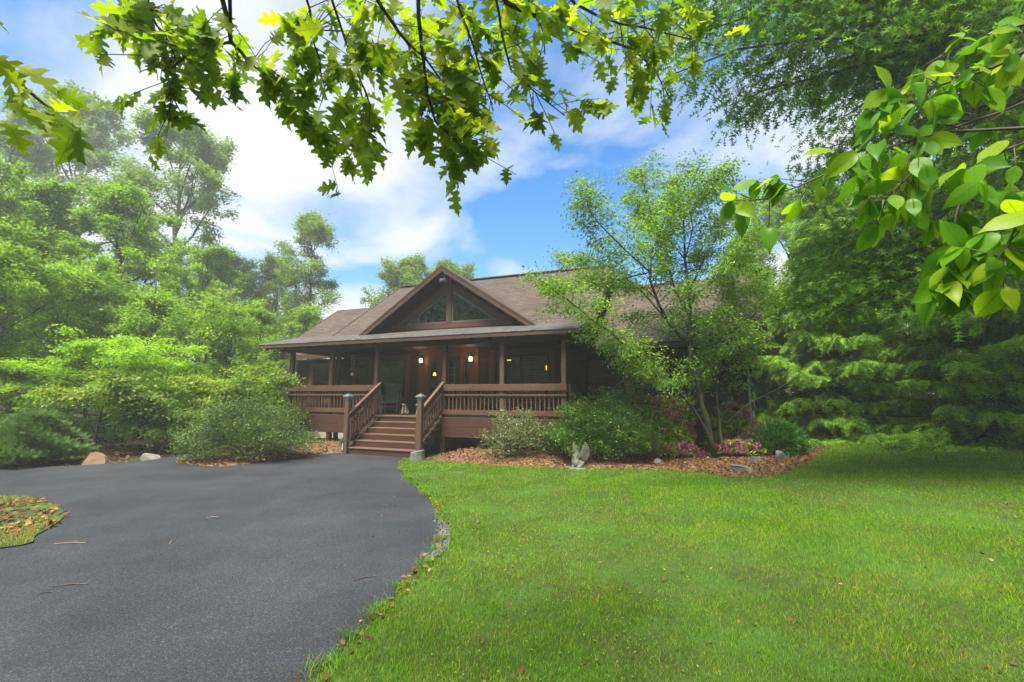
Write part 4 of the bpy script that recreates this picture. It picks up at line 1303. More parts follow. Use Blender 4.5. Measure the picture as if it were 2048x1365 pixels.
g = Geo()
Q = region_pts(BEDR, 13000, r); litter(g, Q[in_view(Q)], .018, .060, r)
Q = region_pts(BEDL, 6500, r); litter(g, Q, .042, .075, r)
Q = region_pts(ISLE, 2600, r); Q = Q[(fbm(Q[:, 0] * 1.5, Q[:, 1] * 1.5, 21) + (6.6 - Q[:, 1]) * .55 < .05)]; litter(g, Q, .052, .085, r)
Q = region_pts(LAWN, 22000, r); Q = Q[in_view(Q)]
wgt = np.clip(.15 + 1.1 * fbm(Q[:, 0] * 2.3, Q[:, 1] * 2.3, 41), .03, 1); Q = Q[r.uniform(0, 1, len(Q)) < wgt * .55]; litter(g, Q, .014, .034, r)
E3 = smooth_poly(gp(EDGE), .03)
Q = E3[r.integers(0, len(E3), 420)] + r.normal(0, .05, (420, 2)) + np.array([.06, .0]); litter(g, Q, .02, .05, r)
# forest floor
Q = np.column_stack([r.uniform(-24, -6, 9000), r.uniform(11.5, 24, 9000)]); Q = Q[~inside(Q, DRIVE)]; litter(g, Q, -.02, .10, r)
kind(g.build('leaf_litter', M['litter']), 'stuff')

g = Geo()
Q = region_pts(GRAV, 900, r)
ico = bmesh.new(); bmesh.ops.create_icosphere(ico, subdivisions=1, radius=1)
IV = np.array([v.co[:] for v in ico.verts]); IF = np.array([[v.index for v in f.verts] for f in ico.faces]); ico.free()
for q in Q:
    s_ = r.uniform(.007, .020)
    g.add(IV * (s_ * r.uniform(.6, 1.2, 3)) + np.array([q[0], q[1], float(terrain(*q)) + .018]) + r.normal(0, .15, IV.shape) * s_, [IF])
kind(g.build('gravel', M['gravel']), 'stuff')


# ================================================================== rocks, stump, statue
def boulder(px, py, w_, d_, h_, mat, label, seed, rz=0.0, flat=.0, group='rocks lying around the yard'):
    p = G(px, py)
    bm_ = bmesh.new(); bmesh.ops.create_icosphere(bm_, subdivisions=4, radius=1)
    rr = np.random.default_rng(seed)
    pl = [unit(rr.normal(0, 1, 3) * np.array([1, 1, .8])) for _ in range(9)]
    dl = rr.uniform(.38, .74, 9)
    for v in bm_.verts:
        c = np.array(v.co)
        for n_, d in zip(pl, dl):
            e = c @ n_ - d
            if e > 0:
                c = c - n_ * e * .985
        c = c * (1 + .05 * mnoise.noise(Vector(c * 2.6 + seed)) + .022 * mnoise.noise(Vector(c * 8 + seed)))
        if flat and c[2] > flat:
            c[2] = flat + (c[2] - flat) * .2
        v.co = c * np.array([w_ / 2, d_ / 2, h_])
    m = bpy.data.meshes.new('boulder'); bm_.to_mesh(m); bm_.free(); m.materials.append(M[mat])
    o = link('boulder', m); o.location = (p[0], p[1] + d_ * .3, p[2] - h_ * .22); o.rotation_euler = (0, 0, rz)
    return tag(o, label, 'boulder', group)


boulder(48, 931, .75, .6, .38, 'rock_tan', 'small pinkish boulder half hidden by the juniper at the drive edge', 3, .4)
boulder(171, 932, .72, .62, .42, 'rock_tan', 'orange-tan angular boulder at the far edge of the drive', 5, .9)
boulder(287, 921, 1.05, .7, .40, 'rock_grey', 'long grey sloping boulder at the wood edge near the big shrub', 8, -.2)
boulder(1494, 945, .84, .62, .38, 'rock_pale', 'wide flat pale stone nearest the lawn in front of the multi-stemmed tree', 11, .2, .5)
boulder(1517, 926, .62, .5, .36, 'rock_dark', 'dark mossy stone behind the wide flat pale stone', 14, -.3, .6)
boulder(1566, 922, .45, .4, .32, 'rock_dark', 'dark grey stone in front of the round yew', 17, .5)
boulder(1317, 929, .36, .3, .16, 'rock_pale', 'small pale stone at the right foot of the large dark shrub', 21, .1)
boulder(100, 1034, .40, .28, .07, 'rock_grey', 'flat grey slab at the tip of the left verge', 23, .3, .5)
boulder(40, 1001, .42, .25, .10, 'rock_pale', 'pale flat stone at the back edge of the left verge', 29, .1, .5)

p = hp(-3.80, -1.74)
st = thing('tree_stump', 'short sawn tree stump with grey-green lichen beside the right newel post', 'stump', (p[0], p[1], float(terrain(p[0], p[1]))))
g = Geo()
a = np.linspace(0, 2 * math.pi, 28, endpoint=False)
prof = [(1.15, -.02), (1.05, .14), (1.0, .27)]
V = []
for k, (s_, z) in enumerate(prof):
    rr = .17 * s_ * (1 + .06 * np.sin(3 * a + 1) + .035 * np.sin(7 * a))
    V += [(x * 1.12, y, z + .045 * x / .2 * (k == 2)) for x, y in zip(rr * np.cos(a), rr * np.sin(a))]
n = 28
g.add(V, [np.array([[k * n + i, k * n + (i + 1) % n, (k + 1) * n + (i + 1) % n, (k + 1) * n + i] for k in range(2) for i in range(n)])])
g.build('bark_side', M['stump'], st, True)
g = Geo(); g.add(np.array(V[2 * n:]) + [0, 0, .001], [np.arange(n).reshape(1, -1)]); g.build('sawn_top', M['stumptop'], st)

# winged creature of cast stone at the lawn's edge
p = G(1158, 942)
stt = thing('garden_statue', 'weathered pale stone statue of a seated winged creature at the lawn edge', 'statue', (p[0], p[1] + .2, p[2] + .01), R(-12), scale=.9)
V = [(-.03, 0, .10), (-.055, 0, .20), (-.06, 0, .30), (-.05, 0, .38), (-.055, 0, .43), (-.075, 0, .465), (-.125, 0, .445), (-.17, 0, .425),
     (.10, .02, .14), (.16, .05, .20), (.19, .06, .30), (.14, .06, .33),
     (-.10, -.07, .12), (-.14, -.075, .03), (-.10, .07, .12), (-.14, .075, .03), (.10, -.11, .09), (.0, -.13, .03), (.10, .11, .09), (.0, .13, .03)]
E_ = [(0, 1), (1, 2), (2, 3), (3, 4), (4, 5), (5, 6), (6, 7), (0, 8), (8, 9), (9, 10), (10, 11), (0, 12), (12, 13), (0, 14), (14, 15), (8, 16), (16, 17), (8, 18), (18, 19)]
Rr = [.145, .135, .095, .062, .05, .056, .034, .018, .12, .05, .03, .022, .05, .04, .05, .04, .07, .045, .07, .045]
skinned('body', V, E_, Rr, M['statue'], stt)


def wing(sg, yaw, a0, a1, l0, l1, org):
    g = Geo()
    for k in range(9):          # overlapping feathers fanning up and back
        t = k / 8
        ang = R(a0 + (a1 - a0) * t); ln = l0 + (l1 - l0) * t ** 1.2
        o = np.array([.05 * t, 0, -.09 * t])
        d = np.array([math.cos(ang), 0, math.sin(ang)]); q = np.array([-d[2], 0, d[0]])
        w_ = .030
        y = .004 * k
        P = [o - q * w_, o + q * w_, o + d * ln * .55 + q * w_ * 1.25, o + d * ln * .9 + q * w_ * .8, o + d * ln, o + d * ln * .9 - q * w_ * .8, o + d * ln * .55 - q * w_ * 1.25]
        th = .020
        A = [x + np.array([0, y - th, 0]) for x in P]; B = [x + np.array([0, y + th, 0]) for x in P]
        m = len(P)
        g.add(A + B, [np.arange(m)[::-1].reshape(1, -1), np.arange(m).reshape(1, -1) + m, np.array([[i, (i + 1) % m, (i + 1) % m + m, i + m] for i in range(m)])])
    o = g.build('wing', M['statue'], stt, bevel=.006)
    o.location = org; o.rotation_euler = (R(-10 * sg), 0, yaw)


wing(-1, R(-8), 66, 18, .44, .17, (.07, -.05, .33)); wing(1, R(25), 97, 70, .40, .26, (-.045, .09, .30))
for s in (-1, 1):
    g = Geo(); g.lathe([(.012, 0), (.010, .03), (.002, .065)], (-.06, s * .028, .495), 6); g.build('ear', M['statue'], stt)
g = Geo(); g.lathe([(.23, -.05), (.235, .02), (.20, .05), (.16, .06)], (-.01, 0, 0), 10); g.build('base', M['statue'], stt, bevel=.008)

# twigs and needles on the drive
for k, (x, y, ln, a) in enumerate(((140, 1172, .28, .2), (345, 1085, .20, 1.9), (770, 1012, .16, 2.6), (88, 1188, .10, .6), (730, 1158, .22, .5), (1100, 925, .12, 1.0), (140, 1088, .34, .12), (425, 1036, .16, .2))):
    if k == 5:
        continue
    p = G(x, y, .03); g = Geo()
    d = np.array([math.cos(a), math.sin(a), 0]); q = np.array([-d[1], d[0], 0])
    g.tube([-d * ln / 2, q * .012 + [0, 0, .006], d * ln / 2], [.0035, .005, .003], 5)
    if k % 2 == 0:
        g.tube([q * .012, q * .05 + d * .05 + [0, 0, .012]], [.003, .002], 5)
    o = g.build('twig', M['twig'] if k not in (1, 6, 7) else noisy('straw_twig', [(.3, (.22, .14, .07)), (.7, (.36, .25, .14))], 9)); o.location = (p[0], p[1], p[2] + .036 - .03)
    tag(o, 'small dry twig lying on the black asphalt drive', 'twig', 'twigs dropped on the drive')


# ================================================================== plants
def tuft(r, c, sig, n, flat=.5, droop=.2, out=None, tilt=.55):
    """n leaf positions round a twig end with directions and normals"""
    o = r.normal(0, 1, (n, 3)) * sig * np.array([1, 1, flat])
    P = c + o
    f = r.normal(0, 1, (n, 3)) * np.array([1, 1, .35])
    if out is not None:
        f += out * 1.0
    f = unit(f); f[:, 2] -= droop
    nm = unit(r.normal(0, tilt, (n, 3)) + np.array([0, 0, 1.0]))
    return P, f, nm


class Plant:
    def __init__(s, seed):
        s.r = np.random.default_rng(seed); s.wood = Geo(); s.cl = []      # clusters: (centre, outward)

    def limb(s, P, r0, r1, sides=6):
        P = np.asarray(P, float)
        s.wood.tube(P, np.linspace(r0, r1, len(P)), sides)

    def grow_limb(s, p, d, ln, r0, nsub, sub_ln, up=.25, droop=.15, wob=.18, start=.3, twigs=3, clus=True, sides=5, spread=1.0, zdir=.1, zvar=.25):
        r = s.r; n = 7
        P = [np.array(p, float)]; dd = unit(np.array(d, float))
        for i in range(n - 1):
            t = i / (n - 1)
            dd = unit(dd + r.normal(0, wob, 3) * np.array([1, 1, .6]) + np.array([0, 0, up * (1 - t) * .4 - droop * t]))
            P.append(P[-1] + dd * ln / (n - 1))
        P = np.array(P)
        s.limb(P, r0, r0 * .25, sides)
        s.subs(P, r0, nsub, sub_ln, start, twigs, clus, spread, zdir, zvar)
        return P

    def subs(s, P, r0, nsub, sub_ln, start=.3, twigs=3, clus=True, spread=1.0, zdir=.1, zvar=.25):
        r = s.r; n = len(P)
        for k in range(nsub):
            t = start + (1 - start) * (k + r.uniform(0, .9)) / nsub
            x = t * (n - 1); i = min(int(x), n - 2); f = x - i
            a = P[i] * (1 - f) + P[i + 1] * f
            td = unit(P[i + 1] - P[i])
            side = unit(np.cross(td, [0, 0, 1.0])) * (1 if (k % 2) else -1)
            d = unit(td * .55 + side * spread * r.uniform(.5, 1.1) + np.array([0, 0, r.normal(zdir, zvar)]))
            l2 = sub_ln * r.uniform(.6, 1.15) * (1.15 - .5 * t)
            Q = [a]
            for j in range(3):
                d = unit(d + r.normal(0, .2, 3) + np.array([0, 0, -.06]))
                Q.append(Q[-1] + d * l2 / 3)
            s.limb(Q, max(.004, r0 * .32 * (1 - .5 * t)), .003, 3)
            if clus:
                for j in range(twigs):
                    u_ = .35 + .65 * (j + 1) / twigs
                    y = u_ * 3; m_ = min(int(y), 2); s.cl.append((Q[m_] * (1 - (y - m_)) + Q[m_ + 1] * (y - m_), d))
        if clus:
            s.cl.append((P[-1], unit(P[-1] - P[-2])))

    def leaves(s, nleaf, size, sig, tmpl=LEAF, flat=.5, droop=.2, tilt=.55, keep=None):
        r = s.r; g = Geo()
        C = s.cl if keep is None else [c for c in s.cl if keep(c[0])]
        if not C:
            return g
        wts = r.uniform(.4, 1.6, len(C)); wts = wts / wts.sum()
        P = []; Fw = []; Nm = []
        for (c, o), w_ in zip(C, wts):
            k = int(round(nleaf * w_))
            if k < 1:
                continue
            a, b, c_ = tuft(r, c, sig * r.uniform(.7, 1.3), k, flat, droop, o, tilt)
            P.append(a); Fw.append(b); Nm.append(c_)
        P = np.concatenate(P); Fw = np.concatenate(Fw); Nm = np.concatenate(Nm)
        T = tmpl if isinstance(tmpl, list) else [tmpl]
        sp = np.array_split(r.permutation(len(P)), len(T))
        for t, idx in zip(T, sp):
            scatter(g, t, P[idx], Fw[idx], Nm[idx], size * r.uniform(.65, 1.25, len(idx)))
        return g


def broadleaf(seed, H, r0, base, spread, nl, nleaf, lsize, sig=.34, nsub=6, sub_ln=None, lean=(0, 0), flat=.5, elev=(10, 62), droop=.12, prof=.75, tmpl=LEAF, gap=0.0, zvar=.25, zdir=.1):
    p = Plant(seed); r = p.r
    n = 12; T = []
    wob = np.cumsum(r.normal(0, .018 * H, (n, 2)), 0); wob -= wob[0]
    for i in range(n):
        f = i / (n - 1)
        T.append((wob[i, 0] * f + lean[0] * f * H, wob[i, 1] * f + lean[1] * f * H, f * H * .94 - .15 * (i == 0)))
    T = np.array(T)
    p.wood.tube(T, r0 * (1 - np.linspace(0, 1, n) ** .9 * .93), 8)
    for i in range(nl):
        f = base + (1 - base) * ((i + r.uniform(.1, .9)) / nl)
        x = f * (n - 1); k = min(int(x), n - 2)
        a = T[k] + (T[k + 1] - T[k]) * (x - k)
        az = 2.39996 * i + r.normal(0, .4)
        q = (f - base) / (1 - base)
        pf = max(.12, math.sin(math.pi * min(1, .18 + q * .82)) ** prof)
        ln = spread * pf * r.uniform(.65, 1.15)
        if r.uniform() < gap:
            continue
        el = R(elev[0] + (elev[1] - elev[0]) * q + r.normal(0, 8))
        d = (math.cos(az) * math.cos(el), math.sin(az) * math.cos(el), math.sin(el))
        p.grow_limb(a, d, ln, max(.018, r0 * .42 * (1 - .75 * q)), nsub, sub_ln or ln * .42 + .25, droop=droop, zvar=zvar, zdir=zdir)
    p.cl.append((T[-1], np.array([0, 0, 1.0])))
    g = p.leaves(nleaf, lsize, sig, tmpl, flat, tilt=.38)
    return p.wood, g


def tree(name, cat, label, wood, crown, barkm, leafm, loc, rz=0.0, group=None, scale=1.0, cname='crown', tname='trunk'):
    t = thing(name, label, cat, loc, rz, group, scale)
    wood.build(tname, barkm, t, True)
    crown.build(cname, leafm, t)
    return t


def ground_at(x, y):
    return (x, y, float(terrain(x, y)) - .03)


def at_px(px, depth):
    x = (px - CX) / F * depth
    return ground_at(x, depth)


# ---- tall trees of the left wood
GW_ = 'tall trees of the left wood'
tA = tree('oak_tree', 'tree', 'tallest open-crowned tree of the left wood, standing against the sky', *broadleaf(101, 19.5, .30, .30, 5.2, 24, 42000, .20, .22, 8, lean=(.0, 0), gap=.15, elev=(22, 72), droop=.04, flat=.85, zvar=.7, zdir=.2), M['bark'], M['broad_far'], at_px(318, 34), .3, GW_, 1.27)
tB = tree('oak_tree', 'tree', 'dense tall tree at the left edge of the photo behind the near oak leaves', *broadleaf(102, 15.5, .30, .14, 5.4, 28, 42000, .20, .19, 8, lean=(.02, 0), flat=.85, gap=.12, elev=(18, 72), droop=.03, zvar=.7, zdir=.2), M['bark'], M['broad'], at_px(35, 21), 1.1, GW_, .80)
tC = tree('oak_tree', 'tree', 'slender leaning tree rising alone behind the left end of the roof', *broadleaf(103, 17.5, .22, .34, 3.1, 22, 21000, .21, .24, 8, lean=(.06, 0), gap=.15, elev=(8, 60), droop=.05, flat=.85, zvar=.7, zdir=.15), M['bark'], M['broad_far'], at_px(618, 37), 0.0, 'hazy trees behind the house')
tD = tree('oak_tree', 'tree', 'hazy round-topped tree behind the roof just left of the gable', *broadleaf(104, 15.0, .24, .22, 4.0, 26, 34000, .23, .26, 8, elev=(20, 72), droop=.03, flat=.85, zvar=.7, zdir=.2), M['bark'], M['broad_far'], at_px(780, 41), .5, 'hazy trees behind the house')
tU = tree('beech_sapling', 'tree', 'low lime-green sapling with flat leaf layers over the far edge of the drive', *broadleaf(105, 3.3, .05, .26, 2.3, 16, 17000, .105, .18, 7, flat=.3, elev=(0, 30), droop=.10, prof=.45), M['twig'], M['lime'], at_px(205, 14.6), .2, 'understorey saplings')
tL = tree('beech_sapling', 'tree', 'bright green sapling with layered leaves left of the lime-green one', *broadleaf(106, 6.5, .09, .32, 2.8, 18, 15500, .14, .17, 6, flat=.8, elev=(15, 70), droop=.04, prof=.5, gap=.18, zvar=.6, zdir=.15), M['twig'], M['broad'], at_px(-20, 15.2), .9, 'understorey saplings')
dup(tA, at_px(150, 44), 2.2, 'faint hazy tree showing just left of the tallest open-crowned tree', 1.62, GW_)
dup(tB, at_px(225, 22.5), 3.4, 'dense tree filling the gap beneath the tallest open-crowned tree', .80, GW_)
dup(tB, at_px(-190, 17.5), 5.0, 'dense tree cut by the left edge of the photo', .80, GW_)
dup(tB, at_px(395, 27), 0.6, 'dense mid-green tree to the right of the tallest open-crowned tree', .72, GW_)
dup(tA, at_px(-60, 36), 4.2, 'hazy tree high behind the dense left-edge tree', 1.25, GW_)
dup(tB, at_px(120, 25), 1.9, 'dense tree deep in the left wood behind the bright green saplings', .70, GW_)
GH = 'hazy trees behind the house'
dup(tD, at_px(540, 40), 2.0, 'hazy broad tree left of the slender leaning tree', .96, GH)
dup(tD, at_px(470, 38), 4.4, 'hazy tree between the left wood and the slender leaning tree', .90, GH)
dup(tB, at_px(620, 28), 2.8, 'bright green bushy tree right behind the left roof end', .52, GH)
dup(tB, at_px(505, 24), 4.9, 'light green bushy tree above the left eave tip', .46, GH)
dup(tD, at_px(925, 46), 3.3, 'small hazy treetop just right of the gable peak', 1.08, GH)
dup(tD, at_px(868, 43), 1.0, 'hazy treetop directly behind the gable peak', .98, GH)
GR = 'trees behind the right wing'
dup(tB, at_px(1610, 30), 0.9, 'hazy light green tree behind the right end of the roof', 1.02, GR)
dup(tD, at_px(1490, 36), 5.2, 'pale hazy tree behind the serviceberry top', .92, GR)
dup(tB, at_px(1800, 24), 2.5, 'dense green tree behind the spruces', .95, GR)
dup(tB, at_px(2060, 19), 4.0, 'dense green tree behind the nearest spruce at the right edge', .9, GR)
GS = 'understorey saplings'
dup(tL, at_px(95, 17.5), 2.0, 'taller layered sapling behind the lime-green one', 1.0, GS)
dup(tL, at_px(300, 18.5), 3.8, 'layered green sapling behind the spreading redbud', .86, GS)
dup(tL, at_px(470, 20), 5.1, 'light green sapling above the redbud crown', .84, GS)
dup(tU, at_px(345, 16.0), 2.6, 'lime-green sapling low between the redbud and the grey sloping boulder', .85, GS)
dup(tU, at_px(40, 16.2), 4.1, 'lime-green sapling showing above the juniper', .9, GS)
dup(tL, at_px(180, 21), .7, 'green sapling deep in the left wood', 1.05, GS)
dup(tL, at_px(-130, 13.2), 1.4, 'green sapling half outside the left edge', .86, GS)

# spreading redbud behind the big shrub
p = Plant(140); r_ = p.r
for k in range(5):
    az = 2.4 * k + .3
    P = p.grow_limb((.1 * math.cos(az), .1 * math.sin(az), -.1), (math.cos(az) * .8, math.sin(az) * .6, 1.0), 2.6, .055, 5, .9, up=.1, droop=.25, start=.5)
    for q in range(5):
        b = P[3 + q % 4]; a2 = az + r_.normal(0, .9)
        p.grow_limb(b, (math.cos(a2), math.sin(a2) * .8, .45), r_.uniform(1.4, 2.4), .028, 8, .75, up=.1, droop=.12, start=.2)
tree('redbud_tree', 'tree', 'wide spreading multi-stemmed redbud behind the big rounded shrub, touching the left eave', p.wood, p.leaves(34000, .105, .22, LEAFW, .35, .35, keep=lambda c: c[2] > 1.0), M['bark'], M['redbud'], at_px(430, 15.2), .4, scale=.92)

# far wood: one mass behind everything
p = Plant(150); r = p.r
for k in range(230):
    if k < 120:
        px_, dep = r.uniform(-300, 620), r.uniform(31, 58)
    elif k < 160:
        px_, dep = r.uniform(600, 1400), r.uniform(48, 66)
    else:
        px_, dep = r.uniform(1400, 2400), r.uniform(26, 50)
    x, y, z = at_px(px_, dep)
    h = r.uniform(3.5, 7.0) if dep < 48 else r.uniform(5, 10)
    p.limb([(x, y, z), (x + r.normal(0, .1), y, z + h * .5), (x + r.normal(0, .3), y, z + h * .95)], r.uniform(.06, .16), .02, 5)
    for q in range(26):
        f = r.uniform(.12, 1.05); a = r.uniform(0, 6.28); rr = (1.1 - .6 * f) * h * .30 * r.uniform(.3, 1)
        p.cl.append((np.array([x + rr * math.cos(a), y + rr * math.sin(a), z + f * h]), np.array([math.cos(a), math.sin(a), 0])))
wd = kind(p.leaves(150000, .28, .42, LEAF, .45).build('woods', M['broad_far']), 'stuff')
p.wood.build('wood_trunks', M['bark'], wd)
# low growth along the edge of the left wood
p = Plant(155); r = p.r
for k in range(150):
    x, y, z = at_px(r.uniform(-200, 560), r.uniform(17.5, 27))
    h = r.uniform(.25, 1.15)
    for q in range(7):
        a = r.uniform(0, 6.28); rr = h * r.uniform(.1, .8)
        c = np.array([x + rr * math.cos(a), y + rr * math.sin(a), z + h * r.uniform(.25, 1)])
        p.cl.append((c, np.array([math.cos(a), math.sin(a), .3])))
        p.limb([(x, y, z), c], .008, .003, 3)
ug = kind(p.leaves(30000, .13, .20, LEAF, .6).build('undergrowth', M['broad']), 'stuff')
p.wood.build('stem', M['twig'], ug)
# thin trunks at the dark edge of the left wood
for k, (px_, dep, h, rr) in enumerate(((292, 19, 7, .085), (395, 18.5, 6, .055), (455, 22, 8, .10), (515, 24, 7, .07), (600, 27, 9, .09), (110, 17.8, 7, .07), (215, 20, 8, .10))):
    pp = Plant(160 + k); x = pp.r.normal(0, .12, (6, 2)); z = np.linspace(-.1, h, 6)
    T = np.column_stack([x * np.linspace(0, 1, 6)[:, None], z]); pp.limb(T, rr, rr * .3, 7)
    for q in range(9):
        f = pp.r.uniform(.45, 1); a = pp.r.uniform(0, 6.28); pp.grow_limb(T[min(5, int(f * 5))], (math.cos(a), math.sin(a), .4), pp.r.uniform(.8, 1.8), .02, 3, .5)
    tree('slim_tree', 'tree', ['slim dark trunk straight above the orange-tan boulder', 'very thin dark trunk left of the big rounded shrub', 'stout dark trunk behind the redbud', 'thin trunk in the shade right of the stout dark trunk', 'dark trunk beside the left porch corner far back', 'thin trunk behind the juniper', 'stout trunk between the two drive-edge boulders'][k],
         pp.wood, pp.leaves(1800, .13, .28), M['bark'], M['broad'], at_px(px_, dep), 0, 'slim trunks at the edge of the left wood')


# ---- serviceberry in the bed, stems traced from its shape
p = Plant(170)
D0 = 12.0
pt = lambda a: [W(x, y, D0 + dy_) for x, y, dy_ in a]
base = np.array([*G(1433, 913)[:2], 0])
STEMS = [
    ([(1430, 915, 0), (1418, 860, 0), (1403, 810, -.05), (1388, 740, -.1), (1379, 685, -.1), (1381, 640, 0), (1380, 590, 0), (1370, 520, .2), (1366, 430, .3), (1398, 330, .4)], .085, 30, 1.0, .55),
    ([(1379, 690, -.1), (1345, 655, -.3), (1318, 610, -.6), (1300, 560, -.8), (1302, 510, -.8), (1330, 440, -.8), (1350, 390, -.9)], .05, 22, .95, .25),
    ([(1432, 915, -.05), (1412, 860, -.15), (1385, 815, -.3), (1352, 778, -.4), (1308, 738, -.6), (1255, 695, -.8), (1195, 648, -.9), (1135, 600, -1.0), (1085, 562, -1.0)], .05, 26, .85, .45),
    ([(1446, 914, .1), (1440, 860, .2), (1434, 800, .3), (1432, 745, .5), (1455, 695, .7), (1500, 640, .9), (1532, 600, 1.0)], .04, 16, .8, .4),
    ([(1380, 580, 0), (1400, 535, .3), (1425, 490, .4), (1455, 440, .6), (1488, 395, .8)], .03, 18, .85, .2),
    ([(1300, 545, -.8), (1255, 505, -.9), (1215, 465, -1.0), (1180, 425, -1.1), (1168, 385, -1.1)], .025, 16, .8, .2),
    ([(1345, 655, -.3), (1290, 590, .2), (1235, 540, .5), (1180, 515, .7), (1130, 520, .7)], .025, 16, .75, .25),
    ([(1380, 660, 0), (1425, 632, .3), (1475, 600, .5), (1520, 565, .6)], .025, 14, .7, .25),
    ([(1395, 830, -.1), (1330, 760, .3), (1270, 710, .5), (1215, 690, .6)], .022, 12, .65, .35),
    ([(1434, 760, .5), (1448, 720, .2), (1475, 690, -.2), (1500, 665, -.5)], .02, 9, .55, .3),
    ([(1370, 520, .2), (1330, 470, .5), (1290, 430, .7), (1262, 395, .8)], .02, 12, .7, .2),
    ([(1366, 440, .3), (1400, 400, 0), (1430, 360, -.2), (1448, 350, -.3)], .018, 9, .6, .2),
    ([(1381, 640, 0), (1350, 580, .2), (1335, 520, .3), (1310, 450, .4), (1290, 380, .5), (1285, 345, .5)], .03, 18, .9, .3),
    ([(1370, 520, .2), (1385, 460, 0), (1380, 400, -.2), (1355, 350, -.3)], .02, 12, .8, .2),
    ([(1380, 600, 0), (1430, 560, -.4), (1470, 520, -.6), (1500, 470, -.7)], .022, 14, .8, .2),
    ([(1300, 545, -.8), (1240, 560, -.5), (1180, 560, -.3), (1120, 575, -.2)], .02, 12, .75, .2),
    ([(1436, 905, .0), (1410, 850, .1), (1402, 790, .2), (1412, 720, .2), (1440, 640, .3), (1452, 560, .3)], .03, 14, .7, .4),
]
for P_, r0, ns, sl_, st_ in STEMS:
    P_ = np.array(pt(P_))
    fine = [P_[0]]
    for a, b in zip(P_[:-1], P_[1:]):
        fine += [a * .5 + b * .5 + p.r.normal(0, .015, 3), b]
    p.limb(fine, r0, max(.008, r0 * .22), 7)
    p.subs(np.array(fine), r0, int(ns * 1.7), sl_ * 1.2, st_ * .8, 5, True, 1.0, .12)
p.limb(pt([(1448, 850, 0), (1500, 806, -.2), (1560, 776, -.3), (1600, 748, -.4)]), .018, .006, 5)
for (x0, y0, x1, y1) in ((1310, 740, 1180, 758), (1290, 730, 1205, 800), (1270, 715, 1190, 735), (1330, 760, 1260, 790)):      # bare low twigs
    p.limb(pt([(x0, y0, -.6), ((x0 + x1) / 2, (y0 + y1) / 2 - 6, -.7), (x1, y1, -.8)]), .010, .004, 4)
sb_ = thing('serviceberry_tree', 'airy multi-stemmed small tree with fine leaves standing in the mulch bed before the right wing', 'tree', tuple(base))
wv = p.wood.build('trunk', M['barkg'], sb_, True)
cv = p.leaves(58000, .086, .155, [LEAF, LEAFN], .6, .5, .7).build('crown', M['small'], sb_)
for o in (wv, cv):
    o.location = tuple(-base)


# ---- shrubs
def shrub(seed, w_, d_, h_, nleaf, lsize, tmpl=LEAF, lumps=.16, shell=(.55, 1.05), nstem=16, sig=.06, per=14, flat=.8, droop=.0, lowcut=.0, updir=.7, ragged=.0, tilt=.5):
    p = Plant(seed); r = p.r
    nc = nleaf // per
    D = unit(r.normal(0, 1, (nc, 3))); D[:, 2] = np.abs(D[:, 2]) * 1.25 - .42
    D = unit(D)
    rad = r.uniform(0, 1, nc) ** .45 * (shell[1] - shell[0]) + shell[0]
    ph = r.uniform(0, 6.28, 6)
    lump = 1 + lumps * (np.sin(D[:, 0] * 5 + ph[0]) * np.sin(D[:, 1] * 5 + ph[1]) + .8 * np.sin(D[:, 2] * 7 + ph[2] + D[:, 0] * 4) + .5 * np.sin(D[:, 0] * 11 + D[:, 2] * 9 + ph[3]))
    rad = rad * lump + ragged * np.abs(r.normal(0, 1, nc)) * (r.uniform(0, 1, nc) < .18)
    C = D * rad[:, None] * np.array([w_ / 2, d_ / 2, h_ * .62]) + np.array([0, 0, h_ * .38])
    C = C[C[:, 2] > lowcut]
    c0 = np.array([0, 0, h_ * .25])
    for c in C:
        p.cl.append((c, unit((c - c0) * np.array([1, 1, .8]) + np.array([0, 0, updir * .4]))))
    for k in range(nstem):
        c = C[r.integers(len(C))]
        b = np.array([r.normal(0, .10 * w_), r.normal(0, .10 * d_), -.05])
        m = (b + c) / 2 + np.array([0, 0, .06 * h_]) + r.normal(0, .04, 3)
        p.limb([b, m, c], .016, .005, 4)
    g = p.leaves(nleaf, lsize, sig, tmpl, flat, droop, tilt)
    return p.wood, g


def put_shrub(name, cat, label, px, py, args, leafm, group=None, rz=0, dy_=0.0, sink=0.03):
    q = G(px, py)
    return tree(name, cat, label, *shrub(*args[0], **args[1]), M['twig'], leafm, (q[0], q[1] + dy_, float(terrain(q[0], q[1] + dy_)) - sink), rz, group, cname='foliage', tname='stem')


GSH = 'shrubs in the beds'
put_shrub('rounded_shrub', 'shrub', 'big rounded olive-green shrub between the drive and the left porch corner', 432, 934, ((201, 2.95, 2.1, 1.62, 34000, .055), dict(tmpl=LEAF, lumps=.20, sig=.075, ragged=.20)), M['olive'], GSH, dy_=1.25)
put_shrub('sparse_shrub', 'shrub', 'small loose grey-green shrub in front of the right porch railing', 1033, 926, ((202, 1.75, 1.1, 1.30, 4800, .054), dict(lumps=.20, shell=(.25, 1.05), sig=.07, per=9, nstem=34, ragged=.22)), M['sage'], GSH, dy_=.55)
put_shrub('dense_shrub', 'shrub', 'large dense dark green shrub behind the garden statue', 1218, 934, ((203, 2.45, 1.7, 1.48, 34000, .054), dict(tmpl=LEAF, lumps=.18, sig=.06, ragged=.14)), M['shrub'], GSH, dy_=.85)
put_shrub('dense_shrub', 'shrub', 'taller ragged evergreen shrub against the wing wall behind the dense one', 1262, 910, ((207, 1.6, .9, 1.9, 6000, .062), dict(tmpl=LEAFW, lumps=.2, sig=.07, ragged=.15)), M['shrub'], GSH, dy_=.55)
